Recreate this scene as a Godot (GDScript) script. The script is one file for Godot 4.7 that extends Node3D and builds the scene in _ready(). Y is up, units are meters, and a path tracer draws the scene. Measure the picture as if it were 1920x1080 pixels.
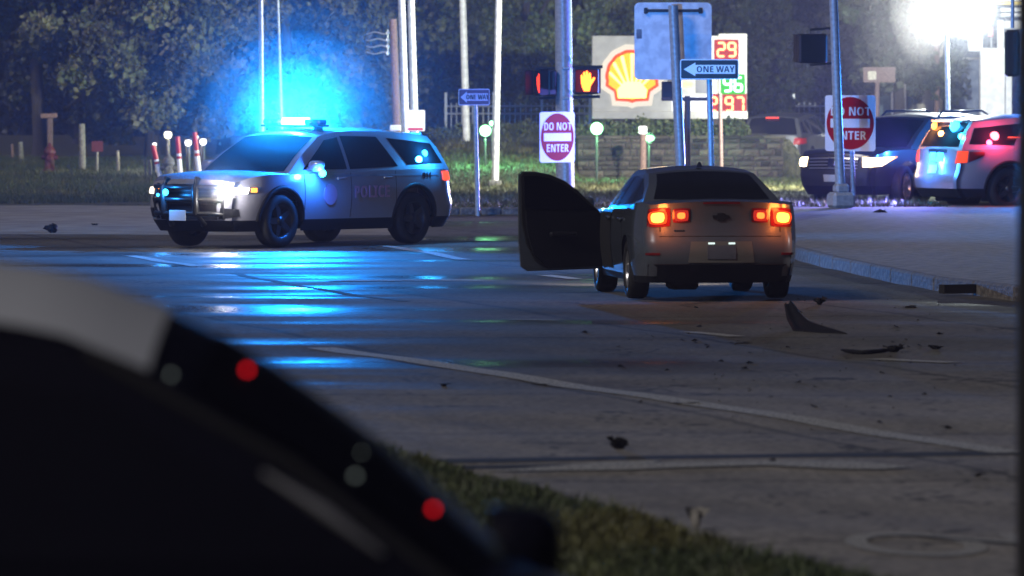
extends Node3D
# A wet crossroads at night: two police cars, a stopped saloon with its door open, a fuel station sign behind.
# Units are metres; the camera stands on a raised lot 2.5 m over the road and looks along -Z through a long lens.

const FOCAL_PX := 13920.0
const HORIZON := 130.0
const EYE := 2.5
var rng := RandomNumberGenerator.new()
var M := {}
var used := {}
var P := {}
var noise := FastNoiseLite.new()

# ---------------------------------------------------------------- helpers
func c(r, g, b) -> Color:
	return Color(r, g, b).linear_to_srgb()

func mat(col: Color, rough := 0.6, metal := 0.0) -> StandardMaterial3D:
	var m := StandardMaterial3D.new()
	m.albedo_color = col
	m.roughness = rough
	m.metallic = metal
	return m

func glow(col: Color, energy: float) -> StandardMaterial3D:
	var m := mat(c(0.03, 0.03, 0.03), 0.8)
	m.metallic_specular = 0.1
	m.emission_enabled = true
	m.emission = col
	m.emission_energy_multiplier = energy
	return m

func noise_tex(freq: float, lo: Color, hi: Color, sd: int, octaves := 4, size := 512) -> NoiseTexture2D:
	var n := FastNoiseLite.new()
	n.seed = sd
	n.frequency = freq
	n.fractal_octaves = octaves
	var t := NoiseTexture2D.new()
	t.width = size
	t.height = size
	t.seamless = true
	t.noise = n
	var g := Gradient.new()
	g.set_color(0, lo)
	g.set_color(1, hi)
	g.set_offset(0, 0.25)
	g.set_offset(1, 0.75)
	t.color_ramp = g
	return t

func tri_mat(lo: Color, hi: Color, scale: float, rough: float, sd: int, freq := 0.02, relief := 0.0) -> StandardMaterial3D:
	var m := mat(Color.WHITE, rough)
	m.albedo_texture = noise_tex(freq, lo, hi, sd)
	m.uv1_triplanar = true
	m.uv1_world_triplanar = true
	m.uv1_scale = Vector3.ONE * scale
	if relief > 0.0:
		m.heightmap_enabled = true
		m.heightmap_texture = noise_tex(freq * 2.0, Color.BLACK, Color.WHITE, sd + 7)
		m.heightmap_scale = relief
	return m

func at(px: float, py: float, d: float) -> Vector3:   # a point d metres out, from its place in the 1920 x 1080 photograph
	return Vector3((px - 960.0) * d / FOCAL_PX, EYE - (py - HORIZON) * d / FOCAL_PX, -d)

func gx(px: float, d: float) -> float:
	return (px - 960.0) * d / FOCAL_PX

func numbered(called: String) -> String:
	used[called] = used.get(called, -1) + 1
	return called if used[called] == 0 else "%s_%03d" % [called, used[called]]

func new_st() -> SurfaceTool:
	var st := SurfaceTool.new()
	st.begin(Mesh.PRIMITIVE_TRIANGLES)
	return st

func tri(st: SurfaceTool, a: Vector3, b: Vector3, d: Vector3, sg := -1):
	if (b - a).cross(d - a).length_squared() < 1e-14:
		return
	st.set_smooth_group(sg if sg >= 0 else 0xFFFFFFFF)
	st.add_vertex(a)
	st.set_smooth_group(sg if sg >= 0 else 0xFFFFFFFF)
	st.add_vertex(b)
	st.set_smooth_group(sg if sg >= 0 else 0xFFFFFFFF)
	st.add_vertex(d)

func quad(st: SurfaceTool, a: Vector3, b: Vector3, d: Vector3, e: Vector3, sg := -1):
	tri(st, a, b, d, sg)
	tri(st, a, d, e, sg)

func box(st: SurfaceTool, centre: Vector3, size: Vector3, turn := Basis.IDENTITY, bev := 0.0):
	var h := size / 2.0
	if bev <= 0.0:
		var v := []
		for i in 8:
			v.append(centre + turn * Vector3(h.x if i & 1 else -h.x, h.y if i & 2 else -h.y, h.z if i & 4 else -h.z))
		for f in [[0, 1, 3, 2], [5, 4, 6, 7], [4, 0, 2, 6], [1, 5, 7, 3], [2, 3, 7, 6], [4, 5, 1, 0]]:
			quad(st, v[f[0]], v[f[1]], v[f[2]], v[f[3]])
		return
	# chamfered: every corner is three points
	var e := Vector3(minf(bev, h.x * 0.9), minf(bev, h.y * 0.9), minf(bev, h.z * 0.9))
	var pts := {}
	for i in 8:
		var s := Vector3(1 if i & 1 else -1, 1 if i & 2 else -1, 1 if i & 4 else -1)
		for ax in 3:
			var q := (h - e) * s
			q[ax] = h[ax] * s[ax]
			pts[i * 3 + ax] = centre + turn * q
	for ax in 3:
		var u := 1 << ((ax + 1) % 3)
		var w := 1 << ((ax + 2) % 3)
		for s in 2:
			var o: int = (1 << ax) if s else 0
			var ids := [o, o | u, o | u | w, o | w]
			if s == 0:
				ids.reverse()
			quad(st, pts[ids[3] * 3 + ax], pts[ids[2] * 3 + ax], pts[ids[1] * 3 + ax], pts[ids[0] * 3 + ax])
		for k in 4:
			var b0: int = (u if k & 1 else 0) | (w if k & 2 else 0)
			var a1: int = (ax + 1) % 3
			var a2: int = (ax + 2) % 3
			var i0: int = b0
			var i1: int = b0 | (1 << ax)
			quad(st, pts[i0 * 3 + a1], pts[i1 * 3 + a1], pts[i1 * 3 + a2], pts[i0 * 3 + a2])
	for i in 8:
		tri(st, pts[i * 3], pts[i * 3 + 1], pts[i * 3 + 2])

func tube(st: SurfaceTool, pts: Array, radii: Array, sides := 10, caps := true):
	var rings := []
	for i in pts.size():
		var dir: Vector3 = (pts[mini(i + 1, pts.size() - 1)] - pts[maxi(i - 1, 0)]).normalized()
		var up := Vector3.RIGHT if absf(dir.y) > 0.9 else Vector3.UP
		var u := dir.cross(up).normalized()
		var w := u.cross(dir).normalized()
		var ring := []
		for k in sides:
			var a := TAU * k / sides
			ring.append(pts[i] + (u * cos(a) + w * sin(a)) * radii[mini(i, radii.size() - 1)])
		rings.append(ring)
	for i in rings.size() - 1:
		for k in sides:
			var n := (k + 1) % sides
			quad(st, rings[i][k], rings[i][n], rings[i + 1][n], rings[i + 1][k], 1)
	if caps:
		for k in sides:
			tri(st, pts[0], rings[0][(k + 1) % sides], rings[0][k])
			tri(st, pts[-1], rings[-1][k], rings[-1][(k + 1) % sides])

func lathe(st: SurfaceTool, prof: Array, xf: Transform3D, sides := 24, sg := 1):   # prof: Vector2(radius, along local y)
	for i in prof.size() - 1:
		for k in sides:
			var a := TAU * k / sides
			var b := TAU * (k + 1) / sides
			var p0: Vector2 = prof[i]
			var p1: Vector2 = prof[i + 1]
			quad(st, xf * Vector3(p0.x * cos(a), p0.y, p0.x * sin(a)), xf * Vector3(p0.x * cos(b), p0.y, p0.x * sin(b)), xf * Vector3(p1.x * cos(b), p1.y, p1.x * sin(b)), xf * Vector3(p1.x * cos(a), p1.y, p1.x * sin(a)), sg)

func prism(st: SurfaceTool, poly: PackedVector2Array, z0: float, z1: float, xf := Transform3D.IDENTITY):
	var ids := Geometry2D.triangulate_polygon(poly)
	for i in range(0, ids.size(), 3):
		var a := poly[ids[i]]
		var b := poly[ids[i + 1]]
		var d := poly[ids[i + 2]]
		tri(st, xf * Vector3(a.x, a.y, z1), xf * Vector3(b.x, b.y, z1), xf * Vector3(d.x, d.y, z1))
		tri(st, xf * Vector3(a.x, a.y, z0), xf * Vector3(d.x, d.y, z0), xf * Vector3(b.x, b.y, z0))
	for i in poly.size():
		var a := poly[i]
		var b := poly[(i + 1) % poly.size()]
		quad(st, xf * Vector3(a.x, a.y, z0), xf * Vector3(b.x, b.y, z0), xf * Vector3(b.x, b.y, z1), xf * Vector3(a.x, a.y, z1))

func rounded(w: float, h: float, r: float, n := 4) -> PackedVector2Array:
	var out := PackedVector2Array()
	for q in 4:
		var cx := (w / 2 - r) * (1 if q in [0, 3] else -1)
		var cy := (h / 2 - r) * (1 if q in [0, 1] else -1)
		for k in n + 1:
			var a := PI / 2 * (q + float(k) / n)
			out.append(Vector2(cx + r * cos(a), cy + r * sin(a)))
	return out

func ellipse(rx: float, ry: float, n := 28) -> PackedVector2Array:
	var out := PackedVector2Array()
	for k in n:
		out.append(Vector2(rx * cos(TAU * k / n), ry * sin(TAU * k / n)))
	return out

func obj(called: String, st: SurfaceTool, m: Material, parent: Node = self) -> MeshInstance3D:
	st.generate_normals()
	return inst(called, st.commit(), m, parent)

func inst(called: String, mesh: Mesh, m: Material, parent: Node = self) -> MeshInstance3D:
	var o := MeshInstance3D.new()
	o.mesh = mesh
	o.material_override = m
	o.name = numbered(called) if parent == self else called
	parent.add_child(o, true)
	return o

func tag(o: Node, label: String, category: String, group := "") -> Node:
	o.set_meta("label", label)
	o.set_meta("category", category)
	if group:
		o.set_meta("group", group)
	return o

func thing(called: String, label: String, category: String, pos := Vector3.ZERO, turn := 0.0, group := "") -> Node3D:
	var o := Node3D.new()
	o.name = numbered(called)
	add_child(o)
	o.position = pos
	o.rotation.y = turn
	tag(o, label, category, group)
	return o

func struct(called: String, st: SurfaceTool, m: Material) -> MeshInstance3D:
	var o := obj(called, st, m)
	o.set_meta("kind", "structure")
	return o

func text(called: String, words: String, height: float, m: Material, parent: Node, pos: Vector3, stretch := 1.0, deep := 0.004) -> MeshInstance3D:
	var f := SystemFont.new()
	f.font_names = PackedStringArray(["Droid Sans"])
	f.font_weight = 700
	var t := TextMesh.new()
	t.font = f
	t.text = words
	t.font_size = 32
	t.pixel_size = height / (32 * 0.714)
	t.depth = deep
	t.curve_step = 2.0
	var o := inst(called, t, m, parent)
	o.position = pos
	o.scale.x = stretch
	return o

func omni(parent: Node, pos: Vector3, col: Color, energy: float, size := 0.06, called := "lamp_glow") -> OmniLight3D:
	var l := OmniLight3D.new()
	l.name = called
	l.light_color = col
	l.light_energy = energy
	l.omni_range = 400.0
	l.omni_attenuation = 2.0
	l.light_size = size
	l.shadow_enabled = true
	parent.add_child(l, true)
	l.position = pos
	return l

func spot(parent: Node, pos: Vector3, dir: Vector3, col: Color, energy: float, angle: float, size := 0.08) -> SpotLight3D:
	var l := SpotLight3D.new()
	l.name = "lamp_beam"
	l.light_color = col
	l.light_energy = energy
	l.spot_range = 300.0
	l.spot_attenuation = 2.0
	l.spot_angle = angle
	l.spot_angle_attenuation = 0.8
	l.light_size = size
	l.shadow_enabled = true
	parent.add_child(l, true)
	l.transform = Transform3D(Basis.looking_at(dir, Vector3.UP), pos)
	return l

func lin(arr: Array, t: float) -> float:   # piecewise curve through [[t, value], ...], t rising
	if t <= arr[0][0]:
		return arr[0][1]
	for i in arr.size() - 1:
		if t <= arr[i + 1][0]:
			var k: float = (t - arr[i][0]) / (arr[i + 1][0] - arr[i][0])
			return lerpf(arr[i][1], arr[i + 1][1], k)
	return arr[-1][1]

# ---------------------------------------------------------------- the lie of the land
func road_y(x: float, d: float) -> float:   # wheel ruts and waves of a few millimetres
	return 0.006 * sin(d * 0.83 + 0.9 * sin(x * 0.35)) + 0.004 * sin(d * 1.9 + x * 0.6) + 0.003 * sin(x * 1.7 + d * 0.11)

func land(x: float, d: float) -> float:
	var b := x - (-0.68 + (47.3 - d) * 0.21)
	var h := -0.07
	if d < 108.0 and b < 0.0:
		var k := 1.0 - smoothstep(96.0, 106.0, d)
		h = lerpf(-0.07, 0.06 + 0.34 * smoothstep(0.3, 7.5, -b) + 0.02 * noise.get_noise_2d(x * 60, d * 30), smoothstep(0.0, 0.14, -b) * k)
	if x > -1.7 and d > 127.1:
		h = lerpf(h, 0.1, smoothstep(-1.7, -1.5, x))
	if d > 135.5:
		var left := 0.02 + 0.42 * smoothstep(137.0, 166.0, d) + 0.05 * noise.get_noise_2d(x * 14, d * 5)
		var low := 0.05
		var terrace := lerpf(0.08 + 0.84 * smoothstep(150.0, 168.0, d), 0.08 + 0.9 * smoothstep(160.12, 160.4, d), smoothstep(1.15, 1.5, x))
		terrace = lerpf(terrace, 0.3, smoothstep(176.0, 186.0, d))
		h = lerpf(left, terrace, smoothstep(-2.6, -1.2, x))
		h = lerpf(h, low, smoothstep(6.1, 6.4, x))
	return h

func sheet(called: String, pts: PackedVector2Array, lift: float, m: Material, step := 0.0) -> MeshInstance3D:   # a flat marking on the road, corners given as (x, distance)
	var st := new_st()
	var ids := Geometry2D.triangulate_polygon(pts)
	for i in range(0, ids.size(), 3):
		var v := []
		for k in 3:
			v.append(pts[ids[i + k]])
		split(st, v[0], v[1], v[2], lift, 5)
	return struct(called, st, m)

func split(st: SurfaceTool, a: Vector2, b: Vector2, d: Vector2, lift: float, depth: int):
	var e := [a.distance_to(b), b.distance_to(d), d.distance_to(a)]
	var l: float = maxf(e[0], maxf(e[1], e[2]))
	if depth == 0 or l < 0.5:
		tri(st, Vector3(a.x, road_y(a.x, a.y) + lift, -a.y), Vector3(b.x, road_y(b.x, b.y) + lift, -b.y), Vector3(d.x, road_y(d.x, d.y) + lift, -d.y), 1)
		return
	if l == e[0]:
		split(st, a, (a + b) / 2, d, lift, depth - 1)
		split(st, (a + b) / 2, b, d, lift, depth - 1)
	elif l == e[1]:
		split(st, a, b, (b + d) / 2, lift, depth - 1)
		split(st, a, (b + d) / 2, d, lift, depth - 1)
	else:
		split(st, a, b, (a + d) / 2, lift, depth - 1)
		split(st, b, d, (a + d) / 2, lift, depth - 1)

func on_road(px: float, py: float) -> Vector2:   # where the photograph's pixel meets the road: (x, distance)
	var d := EYE * FOCAL_PX / (py - HORIZON)
	return Vector2(gx(px, d), d)

func stripe(called: String, p0: Vector2, p1: Vector2, w: float, m: Material, lift := 0.006):
	var side := (p1 - p0).orthogonal().normalized() * w / 2
	var n := maxi(2, int(p0.distance_to(p1) / 0.6))
	var st := new_st()
	for i in n:
		var a := p0.lerp(p1, float(i) / n)
		var b := p0.lerp(p1, float(i + 1) / n)
		var v := []
		var ja := 1.0 + 0.12 * noise.get_noise_2d(a.x * 90, a.y * 90)
		var jb := 1.0 + 0.12 * noise.get_noise_2d(b.x * 90, b.y * 90)
		for q in [a - side * ja, b - side * jb, b + side * jb, a + side * ja]:
			v.append(Vector3(q.x, road_y(q.x, q.y) + lift, -q.y))
		quad(st, v[0], v[1], v[2], v[3], 1)
	return struct(called, st, m)

# ---------------------------------------------------------------- cars
# Car axes: +z to the front, +x to the driver's (left) side, y up, origin on the ground under the middle.
func c_bottom(zu: float) -> float:
	var y: float = P.sill
	for ax in [P.zf, P.zr]:
		var dz := absf(zu - ax)
		if dz < P.arch:
			y = maxf(y, P.wr + sqrt(P.arch * P.arch - dz * dz))
	return y

func c_half(y: float) -> float:
	var k: float = (y - P.wide_y) / 0.5
	return P.W / 2 * (1.0 - 0.055 * k * k - (0.03 * maxf(0.0, -k)))

func c_plan(zu: float) -> float:
	var e: float = P.L / 2 - zu
	var r: float = P.L / 2 + zu
	var f := 1.0
	if e < P.el_f:
		f -= P.cr_f * pow(1.0 - e / P.el_f, 2.6)
	if r < P.el_r:
		f -= P.cr_r * pow(1.0 - r / P.el_r, 2.6)
	return f

func c_point(zu: float, yb: float, q: float) -> Vector3:
	var top := lin(P.belt, zu)
	var bot := c_bottom(zu)
	var v := clampf((yb - bot) / maxf(top - bot, 0.01), 0.0, 1.0)
	var half: float = P.L / 2
	var sf := smoothstep(half - 0.7, half, zu)
	var sr := smoothstep(half - 0.7, half, -zu)
	var cq := 1.0 - q * q
	var y = yb + P.crown * cq * pow(v, 4.0)
	var x := q * c_half(yb) * c_plan(zu)
	var z = zu - lin(P.fi, yb) * sf + lin(P.ri, yb) * sr + P.bulge_f * cq * sf - P.bulge_r * cq * sr
	return Vector3(x, y, z)

func c_skin(face: int, s: float, y: float) -> Vector3:   # face 1 front, -1 rear; s runs from the middle round the corner along the flank
	var half: float = P.L / 2
	var x0 := c_half(y) * c_plan(half * face)
	if absf(s) <= x0:
		return c_point(half * face, y, s / x0)
	return c_point(face * (half - (absf(s) - x0)), y, signf(s))

func c_out(face: int, s: float, y: float) -> Vector3:
	var a := c_skin(face, s + 0.01, y) - c_skin(face, s - 0.01, y)
	var b := c_skin(face, s, y + 0.01) - c_skin(face, s, y - 0.01)
	var n := a.cross(b).normalized()
	var here := c_skin(face, s, y)
	var away := Vector3(here.x, 0, here.z - face * (P.L / 2 - 1.2))
	return n if n.dot(away) > 0 else -n

func patch(st: SurfaceTool, face: int, k: Array, off := 0.006, n := 8, m := 4, puff := 0.0, soft := 0.0):   # a plate laid on the skin; k: four (s, y) corners in order
	var grid := []
	var low := []
	for i in n + 1:
		var row := []
		var under := []
		for j in m + 1:
			var a := 2.0 * i / n - 1.0
			var b := 2.0 * j / m - 1.0
			var u := 0.5 + 0.5 * lerpf(a, a * sqrt(1.0 - b * b / 2.0), soft)   # soft 1 makes the plate an oval
			var v := 0.5 + 0.5 * lerpf(b, b * sqrt(1.0 - a * a / 2.0), soft)
			var p: Vector2 = k[0].lerp(k[1], u).lerp(k[3].lerp(k[2], u), v)
			var o := off + puff * (1.0 - pow(a, 4.0)) * (1.0 - pow(b, 4.0))
			row.append(c_skin(face, p.x, p.y) + c_out(face, p.x, p.y) * o)
			under.append(c_skin(face, p.x, p.y) - c_out(face, p.x, p.y) * 0.01)
		grid.append(row)
		low.append(under)
	cover(st, grid, 1)
	for i in n:   # rim down to the skin
		for j in [0, m]:
			quad(st, grid[i][j], grid[i + 1][j], low[i + 1][j], low[i][j], 2)
	for j in m:
		for i in [0, n]:
			quad(st, grid[i][j], grid[i][j + 1], low[i][j + 1], low[i][j], 2)

func cover(st: SurfaceTool, grid: Array, sg := 1):
	for i in grid.size() - 1:
		for j in grid[i].size() - 1:
			quad(st, grid[i][j], grid[i + 1][j], grid[i + 1][j + 1], grid[i][j + 1], sg)

func rect(s0: float, y0: float, s1: float, y1: float) -> Array:
	return [Vector2(s0, y0), Vector2(s1, y0), Vector2(s1, y1), Vector2(s0, y1)]

func g_prof(z: float) -> float:   # height of windscreen, roof and rear glass along the side view
	return lin(P.prof, z)

func g_half(z: float, y: float) -> float:
	var b := lin(P.belt, z)
	var k := clampf((y - b) / maxf(P.roof_y - b, 0.05), 0.0, 1.0)
	var g: float = lerpf(c_half(b) * P.tuck, P.roof_half, pow(k, 1.15))
	var ends := 1.0 - 0.07 * smoothstep(P.za - 0.2, P.zc, z) - 0.06 * smoothstep(-P.zb - 0.3, -P.zd, -z)
	return g * ends

func g_top(z: float, q: float) -> Vector3:
	var y := g_prof(z)
	var cq := 1.0 - q * q
	var onroof := smoothstep(P.zc, P.za, z) * smoothstep(-P.zd, -P.zb, -z)
	var x := q * g_half(z, y)
	var bend: float = P.screen_bend * smoothstep(P.za - 0.25, P.zc, z) - P.back_bend * smoothstep(-P.zb - 0.25, -P.zd, -z)
	return Vector3(x, y + P.roof_crown * cq * onroof, z + bend * cq)

func g_side(z: float, y: float, sx: float, off := 0.0) -> Vector3:
	return Vector3(sx * (g_half(z, y) + off), y, z)

func window(st: SurfaceTool, k: Array, sx: float, off := 0.006, n := 6, m := 4):   # k: four (z, y) corners
	var grid := []
	for i in n + 1:
		var row := []
		for j in m + 1:
			var u := float(i) / n
			var v := float(j) / m
			var p: Vector2 = k[0].lerp(k[1], u).lerp(k[3].lerp(k[2], u), v)
			row.append(g_side(p.x, p.y, sx, off))
		grid.append(row)
	cover(st, grid, 1)

func screen(st: SurfaceTool, z0: float, z1: float, w: float, off := 0.006, n := 8, m := 10):
	var grid := []
	for i in n + 1:
		var row := []
		for j in m + 1:
			var z := lerpf(z0, z1, float(i) / n)
			var q := lerpf(-w, w, float(j) / m)
			var p := g_top(z, q)
			var a := g_top(z + 0.01, q) - g_top(z - 0.01, q)
			var b := g_top(z, q + 0.01) - g_top(z, q - 0.01)
			var nn := a.cross(b).normalized()
			row.append(p + (nn if nn.y > 0 else -nn) * off)
		grid.append(row)
	cover(st, grid, 1)

func wheel_at(root: Node3D, pos: Vector3, sx: float, turn: float, rim_mat: Material):
	var w := Node3D.new()
	w.name = "wheel"
	root.add_child(w, true)
	w.position = pos
	w.rotation.y = turn
	var r: float = P.wr
	var hw: float = P.tyre / 2
	var xf := Transform3D(Basis(Vector3(0, 0, 1), -PI / 2 * sx), Vector3.ZERO)   # local y runs outwards
	var st := new_st()
	lathe(st, [Vector2(r * 0.62, -hw), Vector2(r * 0.9, -hw), Vector2(r * 0.98, -hw * 0.8), Vector2(r, -hw * 0.4), Vector2(r, hw * 0.4), Vector2(r * 0.98, hw * 0.8), Vector2(r * 0.9, hw), Vector2(r * 0.66, hw * 0.98), Vector2(r * 0.62, hw * 0.8)], xf, 28)
	obj("tyre", st, M.tyre, w)
	st = new_st()
	lathe(st, [Vector2(r * 0.63, hw * 0.86), Vector2(r * 0.58, hw * 0.7), Vector2(r * 0.57, -hw * 0.2), Vector2(0.0, -hw * 0.2)], xf, 24)
	lathe(st, [Vector2(0.075, -hw * 0.2), Vector2(0.07, hw * 0.75), Vector2(0.0, hw * 0.78)], xf, 12)
	for k in 5:
		var a := TAU * k / 5
		var dirn := Vector3(0, sin(a), cos(a))
		var t := Vector3(0, cos(a), -sin(a))
		var o0 := dirn * 0.05
		var o1 := dirn * r * 0.6
		var out := Vector3(sx * hw, 0, 0)
		quad(st, o0 - t * 0.05 + out * 0.72, o1 - t * 0.035 + out * 0.78, o1 + t * 0.035 + out * 0.78, o0 + t * 0.05 + out * 0.72)
		quad(st, o0 - t * 0.05 + out * 0.72, o1 - t * 0.035 + out * 0.78, o1 - t * 0.045 + out * 0.2, o0 - t * 0.06 + out * 0.2)
		quad(st, o0 + t * 0.05 + out * 0.72, o1 + t * 0.035 + out * 0.78, o1 + t * 0.045 + out * 0.2, o0 + t * 0.06 + out * 0.2)
	obj("rim", st, rim_mat, w)

func car(called: String, label: String, category: String, p: Dictionary) -> Node3D:
	P = p
	P.zf = P.L / 2 - P.fo
	P.zr = P.zf - P.wb
	P.roof_y = 0.0
	for q in P.prof:
		P.roof_y = maxf(P.roof_y, q[1])
	var root := thing(called, label, category)
	# body skin
	var half: float = P.L / 2
	var zs := []
	var z := -half
	while z < half:
		zs.append(z)
		z += 0.1
	zs.append(half)
	for ax in [P.zf, P.zr]:
		for k in 15:
			zs.append(ax + P.arch * cos(PI * k / 14.0))
		zs.append(ax + P.arch + 0.003)
		zs.append(ax - P.arch - 0.003)
	zs.sort()
	var low := new_st()
	var low_rear := new_st()
	var up := new_st()
	for sx in [-1.0, 1.0]:
		var glow_rows := []
		var upper := []
		for zz in zs:
			var b := c_bottom(zz)
			var t := lin(P.belt, zz)
			var cl: float = clampf(P.clad, b, t)
			var r1 := []
			for j in 4:
				r1.append(c_point(zz, lerpf(b, cl, j / 3.0), sx))
			glow_rows.append(r1)
			var r2 := []
			for j in 9:
				r2.append(c_point(zz, lerpf(cl, t, j / 8.0), sx))
			upper.append(r2)
		var part := [[], [], []]
		for i in zs.size():
			var where := 0 if zs[i] > P.zf else (2 if zs[i] < P.zr else 1)
			part[where].append(glow_rows[i])
		cover(low, part[0], 1)
		cover(low_rear, part[2], 1)
		var sill := new_st()
		cover(sill, part[1], 1)
		obj("side_sill", sill, P.low, root)
		cover(up, upper, 1)
	for face in [-1.0, 1.0]:
		var g1 := []
		var g2 := []
		var b := c_bottom(half * face)
		var t := lin(P.belt, half * face)
		for i in 17:
			var q := -1.0 + i / 8.0
			var r1 := []
			for j in 4:
				r1.append(c_point(half * face, lerpf(b, P.clad, j / 3.0), q))
			g1.append(r1)
			var r2 := []
			for j in 9:
				r2.append(c_point(half * face, lerpf(P.clad, t, j / 8.0), q))
			g2.append(r2)
		cover(low if face > 0 else low_rear, g1, 1)
		cover(up, g2, 1)
	var deck := []
	for zz in zs:
		var r := []
		for i in 13:
			r.append(c_point(zz, lin(P.belt, zz), -1.0 + i / 6.0))
		deck.append(r)
	cover(up, deck, 2)
	obj("body", up, P.paint, root)
	obj("front_bumper", low, P.low, root)
	obj("rear_bumper", low_rear, P.low, root)
	var st := new_st()
	box(st, Vector3(0, (P.sill + 0.62) / 2 + 0.02, 0), Vector3(P.W - 0.56, 0.62 - P.sill, P.L * 0.86), Basis.IDENTITY, 0.04)
	for ax in [P.zf, P.zr]:
		box(st, Vector3(0, P.wr, ax), Vector3(P.W - 0.5, 0.07, 0.07))
	box(st, Vector3(0.35, P.sill - 0.02, -half + 0.5), Vector3(0.3, 0.12, 0.5), Basis.IDENTITY, 0.03)
	obj("chassis", st, M.under, root)
	if p.get("flare", 0.0) > 0.0:   # dark lip round each wheel arch
		for ax in [P.zf, P.zr]:
			for sx in [-1.0, 1.0]:
				st = new_st()
				var g := []
				for k in 21:
					var a := PI * k / 20.0
					var row := []
					for rr in [[P.arch - 0.012, -0.05], [P.arch - 0.012, 0.012], [P.arch + P.flare * 0.7, 0.014], [P.arch + P.flare, -0.01]]:
						var yy: float = P.wr + rr[0] * sin(a)
						var zz: float = ax + rr[0] * cos(a)
						row.append(Vector3(sx * (c_half(yy) * c_plan(zz) + rr[1]), yy, zz))
					g.append(row)
				cover(st, g, 1)
				obj("wheel_arch_trim", st, P.low, root)
	# greenhouse: painted shell with dark panes laid 6 mm proud
	st = new_st()
	var gz := []
	for k in 41:
		gz.append(lerpf(P.zc, P.zd, k / 40.0))
	for q in P.prof:
		gz.append(q[0])
	gz.sort()
	var top := []
	for zz in gz:
		var r := []
		for i in 13:
			r.append(g_top(zz, -1.0 + i / 6.0))
		top.append(r)
	cover(st, top, 1)
	for sx in [-1.0, 1.0]:
		var g := []
		for zz in gz:
			var r := []
			var b := lin(P.belt, zz) - 0.02
			var t := maxf(g_prof(zz), b)
			for j in 7:
				var yy := lerpf(b, t, j / 6.0)
				r.append(g_side(zz, yy, sx))
			g.append(r)
		cover(st, g, 2)
	obj("cabin", st, P.get("roof_paint", P.paint), root)
	st = new_st()
	screen(st, lerpf(P.zc, P.za, 0.06), lerpf(P.zc, P.za, 0.94), 0.9)
	obj("windscreen", st, P.glass, root)
	st = new_st()
	screen(st, lerpf(P.zb, P.zd, 0.1), lerpf(P.zb, P.zd, 0.9), 0.86)
	obj("rear_window", st, P.glass, root)
	for sx in [-1.0, 1.0]:
		for k in P.windows:
			st = new_st()
			window(st, k, sx)
			obj("side_window", st, P.glass, root)
	# wheels
	for sx in [-1.0, 1.0]:
		for ax in [P.zf, P.zr]:
			wheel_at(root, Vector3(sx * (P.W / 2 - P.tyre / 2 - 0.02), P.wr, ax), sx, P.get("steer", 0.0) if ax == P.zf else 0.0, P.rim)
	# seams, handles, mirrors
	st = new_st()
	for sx in [-1.0, 1.0]:
		for zz in P.seams:
			var s0: float = half - zz + c_half(0.7) * c_plan(half)
			for seg in 5:
				var y0 := lerpf(P.clad + 0.02, lin(P.belt, zz) - 0.01, seg / 5.0)
				var y1 := lerpf(P.clad + 0.02, lin(P.belt, zz) - 0.01, (seg + 1) / 5.0)
				var a := c_point(zz - 0.006, y0, sx) + Vector3(sx * 0.003, 0, 0)
				var b := c_point(zz + 0.006, y0, sx) + Vector3(sx * 0.003, 0, 0)
				var d := c_point(zz + 0.006, y1, sx) + Vector3(sx * 0.003, 0, 0)
				var e := c_point(zz - 0.006, y1, sx) + Vector3(sx * 0.003, 0, 0)
				quad(st, a, b, d, e)
	obj("door_seam", st, M.under, root)
	for sx in [-1.0, 1.0]:
		for zz in P.handles:
			st = new_st()
			var hp := c_point(zz, P.handle_y, sx) + Vector3(sx * 0.02, 0, 0)
			box(st, hp, Vector3(0.035, 0.035, 0.2), Basis.IDENTITY, 0.012)
			obj("door_handle", st, P.get("handle_mat", P.paint), root)
		if sx == P.get("no_mirror", 0.0):
			continue
		st = new_st()
		var mp: Vector3 = g_side(P.mirror.x, P.mirror.y, sx)
		mirror(st, mp + Vector3(sx * 0.16, 0.03, 0), sx)
		tube(st, [mp + Vector3(-sx * 0.02, -0.02, 0.02), mp + Vector3(sx * 0.12, 0.0, 0.01)], [0.035, 0.025], 8)
		obj("wing_mirror", st, P.get("mirror_mat", P.paint), root)
	return root

func mirror(st: SurfaceTool, pos: Vector3, sx: float):
	var g := []
	for i in 9:
		var row := []
		for j in 13:
			var a := PI * i / 8.0 - PI / 2
			var b := TAU * j / 12.0
			var e := Vector3(cos(a) * cos(b), sin(a), cos(a) * sin(b))
			e = Vector3(signf(e.x) * pow(absf(e.x), 0.6) * 0.125, signf(e.y) * pow(absf(e.y), 0.6) * 0.085, maxf(signf(e.z) * pow(absf(e.z), 0.7) * 0.1, -0.04))
			row.append(pos + e)
		g.append(row)
	cover(st, g, 1)

func lamp_patch(root: Node3D, called: String, face: int, k: Array, m: Material, off := 0.008, puff := 0.015, soft := 0.0) -> MeshInstance3D:
	var st := new_st()
	patch(st, face, k, off, 8, 6 if soft > 0 else 4, puff, soft)
	return obj(called, st, m, root)

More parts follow.
